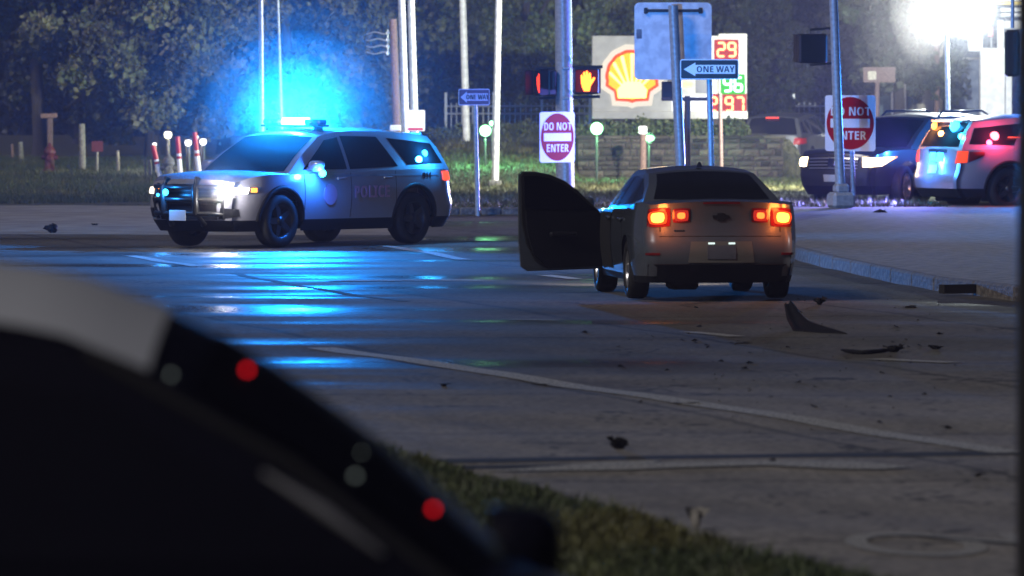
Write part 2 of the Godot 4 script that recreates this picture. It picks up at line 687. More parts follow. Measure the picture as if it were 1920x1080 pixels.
func suv_params() -> Dictionary:
	return {
		"L": 4.9, "W": 1.94, "wb": 3.0, "fo": 0.9, "wr": 0.385, "tyre": 0.25, "arch": 0.46, "sill": 0.24, "clad": 0.4, "wide_y": 0.72, "crown": 0.05, "flare": 0.06,
		"belt": [[-2.45, 1.08], [-1.5, 1.1], [0.6, 1.06], [1.05, 1.05], [1.8, 1.05], [2.2, 1.02], [2.45, 0.94]],
		"fi": [[0.24, 0.16], [0.4, 0.04], [0.6, 0.0], [0.85, 0.04], [1.0, 0.1]], "ri": [[0.24, 0.14], [0.42, 0.0], [0.6, 0.0], [0.7, 0.06], [1.08, 0.1]],
		"el_f": 0.8, "cr_f": 0.2, "el_r": 0.6, "cr_r": 0.13, "bulge_f": 0.13, "bulge_r": 0.1,
		"zc": 1.3, "za": 0.45, "zb": -2.05, "zd": -2.36, "tuck": 0.965, "roof_half": 0.66, "roof_crown": 0.05, "screen_bend": 0.2, "back_bend": 0.08,
		"prof": [[-2.36, 1.07], [-2.2, 1.4], [-2.05, 1.57], [-1.2, 1.645], [-0.3, 1.66], [0.2, 1.63], [0.45, 1.585], [0.9, 1.33], [1.3, 1.05]],
		"windows": [
			[Vector2(0.98, 1.11), Vector2(0.05, 1.11), Vector2(0.05, 1.57), Vector2(0.36, 1.53)],
			[Vector2(-0.02, 1.11), Vector2(-1.12, 1.14), Vector2(-0.84, 1.57), Vector2(-0.02, 1.59)],
			[Vector2(-1.34, 1.16), Vector2(-2.2, 1.18), Vector2(-2.05, 1.46), Vector2(-1.06, 1.55)]],
		"seams": [1.06, 0.02, -1.0], "handles": [0.25, -0.8], "handle_y": 0.98, "mirror": Vector2(0.85, 1.13),
		"paint": M.white_paint, "low": M.black_plastic, "glass": M.car_glass, "rim": M.rim_dark,
	}

func push_bumper(root: Node3D):
	var st := new_st()
	for sx in [-0.3, 0.3]:
		tube(st, [Vector3(sx, 0.34, 2.5), Vector3(sx, 0.5, 2.68), Vector3(sx, 0.88, 2.7), Vector3(sx * 0.95, 1.0, 2.62)], [0.05], 8)
	for yy in [0.5, 0.7, 0.88]:
		tube(st, [Vector3(-0.62, yy - 0.02, 2.48), Vector3(-0.52, yy, 2.62), Vector3(-0.3, yy, 2.69), Vector3(0.3, yy, 2.69), Vector3(0.52, yy, 2.62), Vector3(0.62, yy - 0.02, 2.48)], [0.032], 8)
	for sx in [-1.0, 1.0]:
		tube(st, [Vector3(sx * 0.62, 0.42, 2.44), Vector3(sx * 0.64, 0.7, 2.5), Vector3(sx * 0.6, 0.92, 2.44)], [0.03], 8)
	obj("push_bumper", st, M.black_metal, root)

func police_car(label: String) -> Node3D:
	var root := car("police_car", label, "police car", suv_params())
	var st := new_st()
	patch(st, 1, [Vector2(-0.52, 0.41), Vector2(0.52, 0.41), Vector2(0.58, 0.88), Vector2(-0.58, 0.88)], 0.006, 8, 5)
	obj("grille", st, M.black_plastic, root)
	for k in 4:
		st = new_st()
		patch(st, 1, rect(-0.5, 0.625 + k * 0.055, 0.5, 0.645 + k * 0.055), 0.018, 8, 1)
		obj("grille_bar", st, M.black_metal, root)
	for sx in [-1.0, 1.0]:
		st = new_st()
		patch(st, 1, [Vector2(sx * 0.55, 0.42), Vector2(sx * 0.86, 0.46), Vector2(sx * 0.86, 0.56), Vector2(sx * 0.6, 0.58)], 0.006, 6, 3)
		obj("bumper_vent", st, M.black_plastic, root)
	st = new_st()
	box(st, Vector3(0.0, 0.47, 2.735), Vector3(0.31, 0.15, 0.012), Basis.IDENTITY, 0.004)
	obj("number_plate", st, M.plate, root)
	st = new_st()
	patch(st, -1, rect(-0.16, 0.66, 0.16, 0.8), 0.01, 4, 2)
	obj("number_plate", st, M.plate, root)
	push_bumper(root)
	# roof light bar: base and six pods
	st = new_st()
	box(st, Vector3(0, 1.735, 0.15), Vector3(1.1, 0.03, 0.26), Basis.IDENTITY, 0.01)
	for sx in [-0.45, 0.45]:
		box(st, Vector3(sx, 1.7, 0.15), Vector3(0.05, 0.07, 0.16))
	obj("light_bar_base", st, M.black_plastic, root)
	# rear spoiler lip
	st = new_st()
	box(st, Vector3(0, 1.595, -2.13), Vector3(1.18, 0.035, 0.2), Basis(Vector3.RIGHT, -0.12), 0.015)
	obj("roof_spoiler", st, M.white_paint, root)
	return root

func pod(root: Node3D, called: String, pos: Vector3, size: Vector3, m: Material) -> MeshInstance3D:
	var st := new_st()
	box(st, pos, size, Basis.IDENTITY, minf(size.y, size.x) * 0.3)
	return obj(called, st, m, root)

func round_lamp(root: Node, called: String, pos: Vector3, r: float, dir: Vector3, m: Material) -> MeshInstance3D:
	var st := new_st()
	var u := dir.normalized()
	var side := u.cross(Vector3.UP).normalized() if absf(u.y) < 0.9 else Vector3.RIGHT
	var b := Basis(side, u, side.cross(u))
	lathe(st, [Vector2(0.0, r * 0.5), Vector2(r * 0.5, r * 0.42), Vector2(r * 0.85, r * 0.2), Vector2(r, -0.1 * r), Vector2(r * 0.8, -r * 0.5), Vector2(0.0, -r * 0.55)], Transform3D(b, pos), 16)
	return obj(called, st, m, root)

# ---------------------------------------------------------------- vegetation
func leaf_clump(sd: int, leaf: float, count: int) -> ArrayMesh:
	rng.seed = sd
	var st := new_st()
	for i in count:
		var p := Vector3(rng.randfn(0, 0.09), rng.randfn(0, 0.08), rng.randfn(0, 0.09))
		var b := Basis.from_euler(Vector3(rng.randf_range(-1.2, 1.2), rng.randf_range(0, TAU), rng.randf_range(-1.0, 1.0)))
		var l := leaf * rng.randf_range(0.7, 1.3)
		var w := l * rng.randf_range(0.35, 0.5)
		var m := p + b * Vector3(0, 0.12 * l, l * 0.5)
		tri(st, p, p + b * Vector3(w, 0, l * 0.45), m)
		tri(st, p, m, p + b * Vector3(-w, 0, l * 0.45))
		tri(st, p + b * Vector3(w, 0, l * 0.45), p + b * Vector3(0, 0, l), m)
		tri(st, p + b * Vector3(-w, 0, l * 0.45), m, p + b * Vector3(0, 0, l))
	st.generate_normals()
	return st.commit()

func crown_of(root: Node3D, blobs: Array, count: int, clump: Mesh, m: Material, tint: Color, sd: int, called := "crown", scl := 1.0):
	rng.seed = sd
	var mm := MultiMesh.new()
	mm.transform_format = MultiMesh.TRANSFORM_3D
	mm.use_colors = true
	mm.mesh = clump
	mm.instance_count = count
	for i in count:
		var bl = blobs[rng.randi() % blobs.size()]
		var v := Vector3(rng.randfn(), rng.randfn(), rng.randfn()).normalized() * pow(rng.randf(), 0.45)
		var p: Vector3 = bl[0] + v * bl[1]
		p.y = maxf(p.y, 0.12)
		var s := rng.randf_range(0.7, 1.4) * scl
		mm.set_instance_transform(i, Transform3D(Basis.from_euler(Vector3(rng.randf() * TAU, rng.randf() * TAU, rng.randf() * TAU)).scaled(Vector3.ONE * s), p))
		var k: float = rng.randf_range(0.65, 1.3) * (bl[2] if bl.size() > 2 else 1.0)
		mm.set_instance_color(i, Color(tint.r * k * rng.randf_range(0.85, 1.2), tint.g * k, tint.b * k * rng.randf_range(0.7, 1.1)))
	var o := MultiMeshInstance3D.new()
	o.multimesh = mm
	o.material_override = m
	o.name = called
	root.add_child(o, true)

func tree(label: String, pos: Vector3, h: float, r: float, low: float, count: int, tint: Color, sd: int, group := "", leaf := 0) -> Node3D:
	var root := thing("tree", label, "tree", pos, 0.0, group)
	rng.seed = sd
	var st := new_st()
	var lean := Vector3(rng.randf_range(-0.3, 0.3), 0, rng.randf_range(-0.3, 0.3))
	tube(st, [Vector3(0, -0.15, 0), Vector3(0, 0.3, 0), lean * 0.4 + Vector3(0, h * 0.3, 0), lean + Vector3(0, h * 0.62, 0)], [0.26, 0.17, 0.13, 0.06], 9)
	var blobs := []
	var n := int(9 + r * 3)
	for i in n:
		var a := TAU * i / n * 2.4 + rng.randf()
		var hh := lerpf(low + 0.7, h - 0.8, float(i) / n)
		var wide := r * (0.95 - 0.6 * pow(float(i) / n, 2.0))
		var p := Vector3(cos(a), 0, sin(a)) * wide * rng.randf_range(0.35, 0.8) + Vector3(0, hh, 0)
		var reach := Vector3(r * rng.randf_range(0.35, 0.55), rng.randf_range(0.6, 1.0), r * rng.randf_range(0.35, 0.55))
		for k in 7:
			var q := p + Vector3(rng.randfn(), rng.randfn(), rng.randfn()).limit_length(1.25) * reach
			var w := rng.randf_range(0.16, 0.4)
			blobs.append([q, Vector3(w * 1.2, w * 0.8, w * 1.2), rng.randf_range(0.5, 1.5)])
		if i % 2 == 0:
			tube(st, [lean * 0.3 + Vector3(0, minf(hh * 0.75, h * 0.55), 0), (p + Vector3(0, hh * 0.7, 0)) * 0.5 + Vector3(0, hh * 0.15, 0), p], [0.06, 0.045, 0.018], 6)
	obj("trunk", st, M.bark, root)
	crown_of(root, blobs, count, M.clumps[leaf], M.leaf, tint, sd + 1)
	return root

func shrub(label: String, pos: Vector3, r: float, h: float, tint: Color, sd: int, group := "", count := 130):
	var root := thing("shrub", label, "shrub", pos, 0.0, group)
	rng.seed = sd
	var st := new_st()
	for k in 5:
		var a := rng.randf() * TAU
		tube(st, [Vector3(0, -0.05, 0), Vector3(cos(a) * r * 0.3, h * 0.4, sin(a) * r * 0.3), Vector3(cos(a) * r * 0.6, h * 0.75, sin(a) * r * 0.6)], [0.015, 0.01, 0.005], 5)
	obj("stem", st, M.bark, root)
	crown_of(root, [[Vector3(0, h * 0.5, 0), Vector3(r, h * 0.5, r)], [Vector3(r * 0.3, h * 0.4, 0), Vector3(r * 0.8, h * 0.4, r * 0.7)]], count, M.clumps[2], M.leaf, tint, sd + 1, "foliage", 0.55)

func tufts(called: String, label: String, count: int, pick: Callable, tint: Color, sd: int, scale := 1.0):
	rng.seed = sd
	var st := new_st()
	for k in 7:
		var a := rng.randf() * TAU
		var b := Vector3(cos(a), 0, sin(a))
		var o := b * rng.randf_range(0.0, 0.04)
		var w := b.cross(Vector3.UP) * 0.006
		var h := rng.randf_range(0.06, 0.13)
		var mid := o + b * 0.02 + Vector3(0, h * 0.6, 0)
		var tip := o + b * rng.randf_range(0.04, 0.09) + Vector3(0, h, 0)
		quad(st, o - w, o + w, mid + w * 0.7, mid - w * 0.7)
		tri(st, mid - w * 0.7, mid + w * 0.7, tip)
	st.generate_normals()
	var mm := MultiMesh.new()
	mm.transform_format = MultiMesh.TRANSFORM_3D
	mm.use_colors = true
	mm.mesh = st.commit()
	mm.instance_count = count
	for i in count:
		var p: Vector3 = pick.call()
		var s := rng.randf_range(0.6, 1.5) * scale
		mm.set_instance_transform(i, Transform3D(Basis(Vector3.UP, rng.randf() * TAU).scaled(Vector3(s, s * rng.randf_range(0.6, 1.2), s)), p))
		var k := rng.randf_range(0.6, 1.4)
		var dry := maxf(0.0, noise.get_noise_2d(p.x * 40, p.z * 14)) * 1.2
		mm.set_instance_color(i, Color((tint.r + dry * 0.07) * k, (tint.g + dry * 0.035) * k, tint.b * k))
	var o := MultiMeshInstance3D.new()
	o.multimesh = mm
	o.material_override = M.leaf
	o.name = called
	add_child(o)
	tag(o, label, "grass")
	o.set_meta("kind", "stuff")

# ---------------------------------------------------------------- street furniture
func pole(called: String, label: String, category: String, foot: Vector3, head: Vector3, r0: float, r1: float, m: Material, group := "") -> Node3D:
	var root := thing(called, label, category, foot, 0.0, group)
	var st := new_st()
	var v := head - foot
	tube(st, [Vector3(0, -0.1, 0), v * 0.35, v * 0.7, v], [r0, lerpf(r0, r1, 0.35), lerpf(r0, r1, 0.7), r1], 14)
	obj("shaft", st, m, root)
	return root

func flat_plate(called: String, poly: PackedVector2Array, z0: float, z1: float, m: Material, parent: Node, pos := Vector3.ZERO) -> MeshInstance3D:
	var st := new_st()
	prism(st, poly, z0, z1)
	var o := obj(called, st, m, parent)
	o.position = pos
	return o

func do_not_enter(label: String, pos: Vector3, yaw: float, size: float) -> Node3D:
	var root := thing("do_not_enter_sign", label, "road sign", pos, yaw)
	flat_plate("backing_plate", rounded(size, size, 0.05), -0.004, 0.0, M.sign_white, root)
	flat_plate("red_disc", ellipse(size * 0.47, size * 0.47, 40), 0.0005, 0.003, M.sign_red, root)
	flat_plate("white_bar", rounded(size * 0.78, size * 0.16, 0.01), 0.0035, 0.006, M.sign_white, root)
	text("upper_lettering", "DO NOT", size * 0.15, M.sign_white, root, Vector3(0, size * 0.21, 0.0045))
	text("lower_lettering", "ENTER", size * 0.15, M.sign_white, root, Vector3(0, -size * 0.22, 0.0045))
	var st := new_st()
	for sy in [-0.3, 0.3]:
		box(st, Vector3(0, size * sy, -0.03), Vector3(0.06, 0.04, 0.05))
	obj("bracket", st, M.galv, root)
	return root

func one_way(label: String, pos: Vector3, yaw: float, w: float, h: float) -> Node3D:
	var root := thing("one_way_sign", label, "road sign", pos, yaw)
	flat_plate("backing_plate", rounded(w, h, 0.03), -0.004, 0.0, M.sign_white, root)
	flat_plate("black_field", rounded(w - 0.03, h - 0.03, 0.02), 0.0005, 0.002, M.sign_black, root)
	var x0 := -w * 0.44
	var x1 := w * 0.44
	var a := PackedVector2Array([Vector2(x0, 0), Vector2(x0 + w * 0.2, h * 0.34), Vector2(x0 + w * 0.2, h * 0.22), Vector2(x1, h * 0.22), Vector2(x1, -h * 0.22), Vector2(x0 + w * 0.2, -h * 0.22), Vector2(x0 + w * 0.2, -h * 0.34)])
	a.reverse()
	flat_plate("arrow", a, 0.0025, 0.004, M.sign_white, root)
	text("lettering", "ONE WAY", h * 0.3, M.sign_black, root, Vector3(w * 0.1, 0, 0.006), 1.0)
	return root

func hand_shape(s: float) -> PackedVector2Array:
	var p := PackedVector2Array()
	for v in [[-0.13, -0.5], [0.14, -0.5], [0.2, -0.22], [0.36, 0.02], [0.42, 0.16], [0.34, 0.2], [0.22, 0.06], [0.2, 0.36], [0.14, 0.42], [0.09, 0.37], [0.08, 0.14], [0.06, 0.46], [0.0, 0.52], [-0.05, 0.46], [-0.05, 0.14], [-0.08, 0.42], [-0.13, 0.46], [-0.18, 0.4], [-0.17, 0.1], [-0.21, 0.3], [-0.26, 0.32], [-0.3, 0.26], [-0.28, -0.1], [-0.22, -0.32]]:
		p.append(Vector2(v[0], v[1]) * s)
	return p

func ped_signal(label: String, pos: Vector3, yaw: float, lit: Material, size := 0.46) -> Node3D:
	var root := thing("pedestrian_signal", label, "pedestrian signal", pos, yaw)
	var st := new_st()
	box(st, Vector3(0, 0, -0.1), Vector3(size, size, 0.2), Basis.IDENTITY, 0.03)
	obj("housing", st, M.signal_black, root)
	st = new_st()
	for k in [[Vector3(0, size * 0.47, 0.09), Vector3(size, 0.012, 0.18)], [Vector3(-size * 0.48, 0, 0.09), Vector3(0.012, size * 0.92, 0.18)], [Vector3(size * 0.48, 0, 0.09), Vector3(0.012, size * 0.92, 0.18)]]:
		box(st, k[0], k[1])
	obj("visor", st, M.signal_black, root)
	flat_plate("lens", rounded(size * 0.84, size * 0.84, 0.03), 0.001, 0.006, M.lens_lit if lit == M.hand_bright else M.signal_lens, root)
	if lit:
		flat_plate("hand_light", hand_shape(size * 0.78), 0.008, 0.012, lit, root)
	return root

func digit(root: Node3D, ch: String, pos: Vector3, w: float, h: float, m: Material):   # seven bars, each a part
	var on: String = {"0": "abcdef", "1": "bc", "2": "abged", "3": "abgcd", "5": "afgcd", "6": "afgedc", "7": "abc", "9": "abcdfg"}[ch]
	var t := w * 0.3
	var bars := {"a": [0, h / 2, w, t], "g": [0, 0, w, t], "d": [0, -h / 2, w, t], "b": [w / 2, h / 4, t, h / 2], "c": [w / 2, -h / 4, t, h / 2], "e": [-w / 2, -h / 4, t, h / 2], "f": [-w / 2, h / 4, t, h / 2]}
	for k in on:
		var b = bars[k]
		var long: float = maxf(b[2], b[3])
		var p := PackedVector2Array()
		for v in [[-0.5, 0.0], [-0.5 + t / long / 2, 0.5], [0.5 - t / long / 2, 0.5], [0.5, 0.0], [0.5 - t / long / 2, -0.5], [-0.5 + t / long / 2, -0.5]]:
			var q := Vector2(v[0] * long, v[1] * t)
			p.append(q if b[2] > b[3] else Vector2(-q.y, q.x))
		flat_plate("price_light_bar", p, 0.0, 0.01, m, root, pos + Vector3(b[0], b[1], 0))

func shell_outline(s: float) -> PackedVector2Array:
	var p := PackedVector2Array()
	for k in 33:
		var a := deg_to_rad(lerpf(-10.0, 190.0, k / 32.0))
		var sc := 1.0 + 0.012 * cos(a * 14.0)
		p.append(Vector2(cos(a), sin(a)) * sc)
	for v in [[-1.0, -0.36], [-0.68, -0.58], [-0.62, -0.92], [-0.14, -0.95], [0.0, -1.0], [0.14, -0.95], [0.62, -0.92], [0.68, -0.58], [1.0, -0.36]]:
		p.append(Vector2(v[0], v[1]))
	for i in p.size():
		p[i] *= s
	return p

func debris(label: String, at2: Vector2, size: Vector3, m: Material, sd: int, category := "debris"):
	rng.seed = sd
	var root := thing("debris_piece", label, category, Vector3(at2.x, road_y(at2.x, at2.y), -at2.y), rng.randf() * TAU)
	var st := new_st()
	var g := []
	for i in 7:
		var row := []
		for j in 10:
			var a := PI * i / 6.0 - PI / 2
			var b := TAU * (j % 9) / 9.0
			var e := Vector3(cos(a) * cos(b), sin(a) * 0.5 + 0.5, cos(a) * sin(b))
			var k := 0.75 + 0.5 * noise.get_noise_3d(e.x * 90 + sd * 31, e.y * 90, e.z * 90)
			row.append(Vector3(e.x * size.x * k, e.y * size.y * (0.8 + 0.4 * k), e.z * size.z * k) - Vector3(0, 0.004, 0))
		g.append(row)
	cover(st, g, -1)
	obj("lump", st, m, root)
	st = new_st()
	for k in 4:
		var a := rng.randf() * TAU
		var o := Vector3(cos(a) * size.x * 0.6, size.y * 0.3, sin(a) * size.z * 0.6)
		tri(st, o, o + Vector3(cos(a) * size.x * 0.9, rng.randf() * size.y, sin(a) * size.z), o + Vector3(-sin(a) * 0.08, size.y * 0.7, cos(a) * 0.08))
	obj("shard", st, m, root)

# ---------------------------------------------------------------- materials
func make_materials():
	M.white_paint = mat(c(0.24, 0.24, 0.29), 0.25)
	M.white_paint.clearcoat_enabled = true
	M.white_paint.clearcoat = 0.6
	M.white_paint.clearcoat_roughness = 0.08
	M.beige_paint = mat(c(0.11, 0.128, 0.158), 0.26, 0.3)
	M.beige_paint.clearcoat_enabled = true
	M.beige_paint.clearcoat_roughness = 0.06
	M.black_paint = mat(c(0.012, 0.012, 0.014), 0.18)
	M.black_paint.clearcoat_enabled = true
	M.grey_paint = mat(c(0.12, 0.125, 0.13), 0.22, 0.4)
	M.grey_paint.clearcoat_enabled = true
	M.navy_paint = mat(c(0.006, 0.006, 0.012), 0.5)
	M.navy_paint.metallic_specular = 0.12
	M.black_plastic = mat(c(0.012, 0.012, 0.015), 0.55)
	M.black_plastic.metallic_specular = 0.28
	M.black_metal = mat(c(0.02, 0.02, 0.022), 0.35, 0.3)
	M.under = mat(c(0.008, 0.008, 0.008), 0.8)
	M.tyre = mat(c(0.012, 0.012, 0.013), 0.75)
	M.rim_dark = mat(c(0.06, 0.06, 0.065), 0.35, 0.6)
	M.rim_silver = mat(c(0.45, 0.45, 0.46), 0.28, 0.8)
	M.car_glass = mat(c(0.006, 0.007, 0.009), 0.05)
	M.dull_glass = mat(c(0.006, 0.006, 0.011), 0.6)
	M.dull_glass.metallic_specular = 0.08
	M.roof_white = mat(c(0.4, 0.42, 0.46), 0.55)
	M.chrome = mat(c(0.6, 0.6, 0.62), 0.12, 1.0)
	M.plate = tri_mat(c(0.4, 0.42, 0.46), c(0.6, 0.6, 0.62), 6.0, 0.4, 3, 0.03)
	M.galv = tri_mat(c(0.3, 0.31, 0.33), c(0.45, 0.46, 0.48), 1.2, 0.42, 4, 0.02)
	M.galv.metallic = 0.2
	M.pole_white = tri_mat(c(0.55, 0.55, 0.52), c(0.8, 0.8, 0.76), 0.9, 0.45, 5, 0.015)
	M.pole_tan = tri_mat(c(0.3, 0.28, 0.22), c(0.45, 0.42, 0.34), 1.1, 0.8, 6, 0.02)
	M.pole_wood = tri_mat(c(0.10, 0.06, 0.05), c(0.24, 0.15, 0.12), 1.5, 0.85, 7, 0.03)
	M.bark = tri_mat(c(0.05, 0.04, 0.035), c(0.14, 0.12, 0.10), 2.2, 0.9, 8, 0.03, 2.0)
	M.sign_white = mat(c(0.82, 0.8, 0.84), 0.4)
	M.sign_red = mat(c(0.42, 0.006, 0.016), 0.5)
	M.sign_red.metallic_specular = 0.15
	M.sign_black = mat(c(0.012, 0.012, 0.014), 0.5)
	M.sign_back = tri_mat(c(0.6, 0.58, 0.64), c(0.8, 0.78, 0.84), 0.7, 0.38, 9, 0.012)
	M.sign_back.metallic = 0.15
	M.brown_paint = tri_mat(c(0.07, 0.045, 0.04), c(0.14, 0.09, 0.08), 1.6, 0.7, 10)
	M.signal_black = mat(c(0.02, 0.018, 0.018), 0.45)
	M.signal_lens = mat(c(0.02, 0.012, 0.01), 0.25)
	M.concrete = tri_mat(c(0.13, 0.125, 0.115), c(0.24, 0.23, 0.21), 0.35, 0.8, 11, 0.02, 1.0)
	M.kerb = tri_mat(c(0.07, 0.065, 0.06), c(0.17, 0.16, 0.15), 0.5, 0.8, 12, 0.03, 1.0)
	M.road_pale = tri_mat(c(0.2, 0.185, 0.16), c(0.34, 0.32, 0.28), 0.13, 0.7, 13, 0.012)
	M.soil = tri_mat(c(0.035, 0.04, 0.018), c(0.10, 0.095, 0.05), 0.3, 0.95, 14, 0.03, 4.0)
	M.line = tri_mat(c(0.12, 0.12, 0.11), c(0.46, 0.46, 0.44), 0.8, 0.85, 15, 0.06)
	M.line_worn = tri_mat(c(0.1, 0.1, 0.1), c(0.4, 0.4, 0.38), 1.1, 0.88, 16, 0.07)
	M.tar = mat(c(0.025, 0.025, 0.025), 0.92)
	M.leaf = mat(Color.WHITE, 0.55)
	M.leaf.vertex_color_use_as_albedo = true
	M.leaf.backlight_enabled = true
	M.leaf.backlight = Color(0.3, 0.3, 0.3)
	M.clumps = [leaf_clump(21, 0.17, 14), leaf_clump(22, 0.14, 16), leaf_clump(23, 0.12, 14)]
	M.stones = []
	for k in 6:
		var lo := 0.035 + 0.02 * k
		M.stones.append(tri_mat(c(lo * 0.8, lo * 0.66, lo * 0.52), c(lo * 1.5, lo * 1.15, lo * 0.9), 2.0, 0.85, 30 + k, 0.03, 1.5))
	M.mortar = mat(c(0.05, 0.045, 0.04), 0.95)
	M.rail = mat(c(0.34, 0.35, 0.36), 0.4, 0.5)
	M.plaster = tri_mat(c(0.36, 0.33, 0.27), c(0.5, 0.46, 0.38), 0.25, 0.85, 40, 0.015)
	M.green_wall = tri_mat(c(0.04, 0.075, 0.07), c(0.08, 0.12, 0.11), 0.4, 0.75, 41)
	M.blue_wall = tri_mat(c(0.12, 0.15, 0.22), c(0.2, 0.24, 0.32), 0.4, 0.75, 42)
	M.white_wall = tri_mat(c(0.65, 0.65, 0.62), c(0.8, 0.8, 0.78), 0.4, 0.7, 43)
	M.yellow = mat(c(0.75, 0.52, 0.02), 0.4)
	M.red_plastic = mat(c(0.5, 0.02, 0.015), 0.4)
	M.hydrant_red = mat(c(0.07, 0.008, 0.01), 0.6)
	M.post_dim = tri_mat(c(0.1, 0.095, 0.08), c(0.2, 0.19, 0.16), 1.1, 0.85, 49, 0.02)
	M.sign_face = tri_mat(c(0.42, 0.40, 0.35), c(0.5, 0.48, 0.42), 0.3, 0.5, 44)
	M.dark_red = mat(c(0.16, 0.008, 0.008), 0.15)
	M.pink_print = mat(c(0.4, 0.24, 0.36), 0.4)
	M.plate_dim = tri_mat(c(0.05, 0.05, 0.08), c(0.2, 0.2, 0.22), 9.0, 0.4, 48, 0.03)
	M.tail_rim = glow(c(1.0, 0.07, 0.01), 1.3)
	M.tail_rim_dim = glow(c(0.7, 0.02, 0.01), 0.8)
	M.recess = mat(c(0.14, 0.135, 0.125), 0.4)
	M.plate_lamp = glow(c(0.8, 1.0, 0.95), 1.2)
	M.red_glint = glow(c(1.0, 0.006, 0.015), 2.4)  # glowing red that paints a reflected lamp
	M.pale_glint = glow(c(0.85, 1.0, 0.95), 0.3)  # glowing pale tone that paints a reflection
	M.rubber = mat(c(0.01, 0.01, 0.012), 0.6)
	M.rubber.metallic_specular = 0.25
	# things that give off light
	M.blue_core = glow(c(0.1, 0.7, 1.0), 40.0)
	M.blue_lamp = glow(c(0.03, 0.4, 1.0), 9.0)
	M.cyan_lamp = glow(c(0.06, 0.9, 0.95), 9.0)
	M.blue_off = mat(c(0.01, 0.05, 0.25), 0.15)
	M.white_lamp = glow(c(1.0, 0.96, 0.92), 10.0)
	M.drl = glow(c(1.0, 0.85, 0.7), 2.5)
	M.amber_lamp = glow(c(1.0, 0.28, 0.03), 5.0)
	M.tail_lamp = glow(c(1.0, 0.07, 0.03), 2.2)
	M.tail_bright = glow(c(1.0, 0.3, 0.03), 8.0)
	M.tail_mid = glow(c(1.0, 0.13, 0.02), 4.0)
	M.red_lamp = glow(c(1.0, 0.12, 0.16), 8.0)
	M.warm_lamp = glow(c(1.0, 0.74, 0.4), 14.0)
	M.flood = glow(c(0.9, 1.0, 1.0), 12.0)
	M.green_lamp = glow(c(0.3, 1.0, 0.4), 9.0)
	M.lantern = glow(c(1.0, 0.9, 0.6), 4.0)
	M.lantern_white = glow(c(1.0, 0.95, 0.9), 3.0)
	M.hand_bright = glow(c(1.0, 0.15, 0.015), 8.0)
	M.hand_dim = glow(c(1.0, 0.045, 0.01), 2.5)
	M.lens_lit = glow(c(1.0, 0.05, 0.01), 0.12)
	M.shell_halo = glow(c(1.0, 0.9, 0.72), 1.05)
	M.shell_red = glow(c(1.0, 0.07, 0.004), 1.7)
	M.shell_rib = glow(c(1.0, 0.85, 0.25), 2.8)
	M.shell_gold = glow(c(1.0, 0.48, 0.012), 1.8)
	M.price_red = glow(c(1.0, 0.2, 0.07), 9.0)
	M.price_green = glow(c(0.25, 1.0, 0.35), 12.0)
	M.price_back_red = glow(c(0.9, 0.012, 0.008), 0.7)
	M.price_back_green = glow(c(0.03, 0.9, 0.04), 0.8)

# ---------------------------------------------------------------- the scene
func _ready():
	noise.seed = 5
	noise.frequency = 0.01
	var cam := Camera3D.new()
	cam.name = "camera"
	cam.fov = rad_to_deg(2.0 * atan(540.0 / FOCAL_PX))
	cam.near = 0.5
	cam.far = 900.0
	var lens := CameraAttributesPhysical.new()
	lens.frustum_focal_length = 12.0 * FOCAL_PX / 540.0
	lens.frustum_focus_distance = 92.0
	lens.frustum_near = 0.5
	lens.frustum_far = 900.0
	lens.exposure_aperture = 6.0
	cam.attributes = lens
	add_child(cam)
	cam.position = Vector3(0, EYE, 0)
	cam.rotation.x = -atan((540.0 - HORIZON) / FOCAL_PX)
	cam.current = true

	var env := Environment.new()
	env.background_mode = Environment.BG_SKY
	var sky := Sky.new()
	var sm := ProceduralSkyMaterial.new()
	sm.sky_top_color = c(0.010, 0.012, 0.030)
	sm.sky_horizon_color = c(0.022, 0.025, 0.042)
	sm.ground_bottom_color = c(0.01, 0.01, 0.012)
	sm.ground_horizon_color = c(0.018, 0.02, 0.03)
	sky.sky_material = sm
	env.sky = sky
	env.background_energy_multiplier = 1.0
	env.tonemap_mode = Environment.TONE_MAPPER_LINEAR
	env.tonemap_exposure = 1.0
	env.fog_enabled = true
	env.volumetric_fog_enabled = true
	env.volumetric_fog_density = 0.0
	env.fog_density = 0.0007
	env.fog_light_color = Color(0.8, 0.8, 1.0)
	env.sdfgi_enabled = true
	env.ssao_enabled = true
	env.ssil_enabled = true
	var we := WorldEnvironment.new()
	we.name = "world_environment"
	we.environment = env
	add_child(we)

	var street_fill := DirectionalLight3D.new()
	street_fill.name = "street_light_fill"  # directional fill standing in for street lamps out of view
	street_fill.light_color = c(1.0, 0.93, 0.87)
	street_fill.light_energy = 0.44
	street_fill.light_angular_distance = 12.0
	street_fill.shadow_enabled = true
	add_child(street_fill)
	street_fill.transform = Transform3D(Basis.looking_at(Vector3(0.62, -0.62, -0.5), Vector3.UP), Vector3(0, 30, 0))

	make_materials()
	build_ground()
	build_markings()
	build_backdrop()
	build_station()
	build_left_verge()
	build_poles()
	build_signs()
	build_cars()
	build_small()

func grid_axis(parts: Array) -> Array:   # [[from, to, step], ...]
	var out := []
	for p in parts:
		var v: float = p[0]
		while v < p[1] - 0.001:
			out.append(v)
			v += p[2]
	out.append(parts[-1][1])
	return out

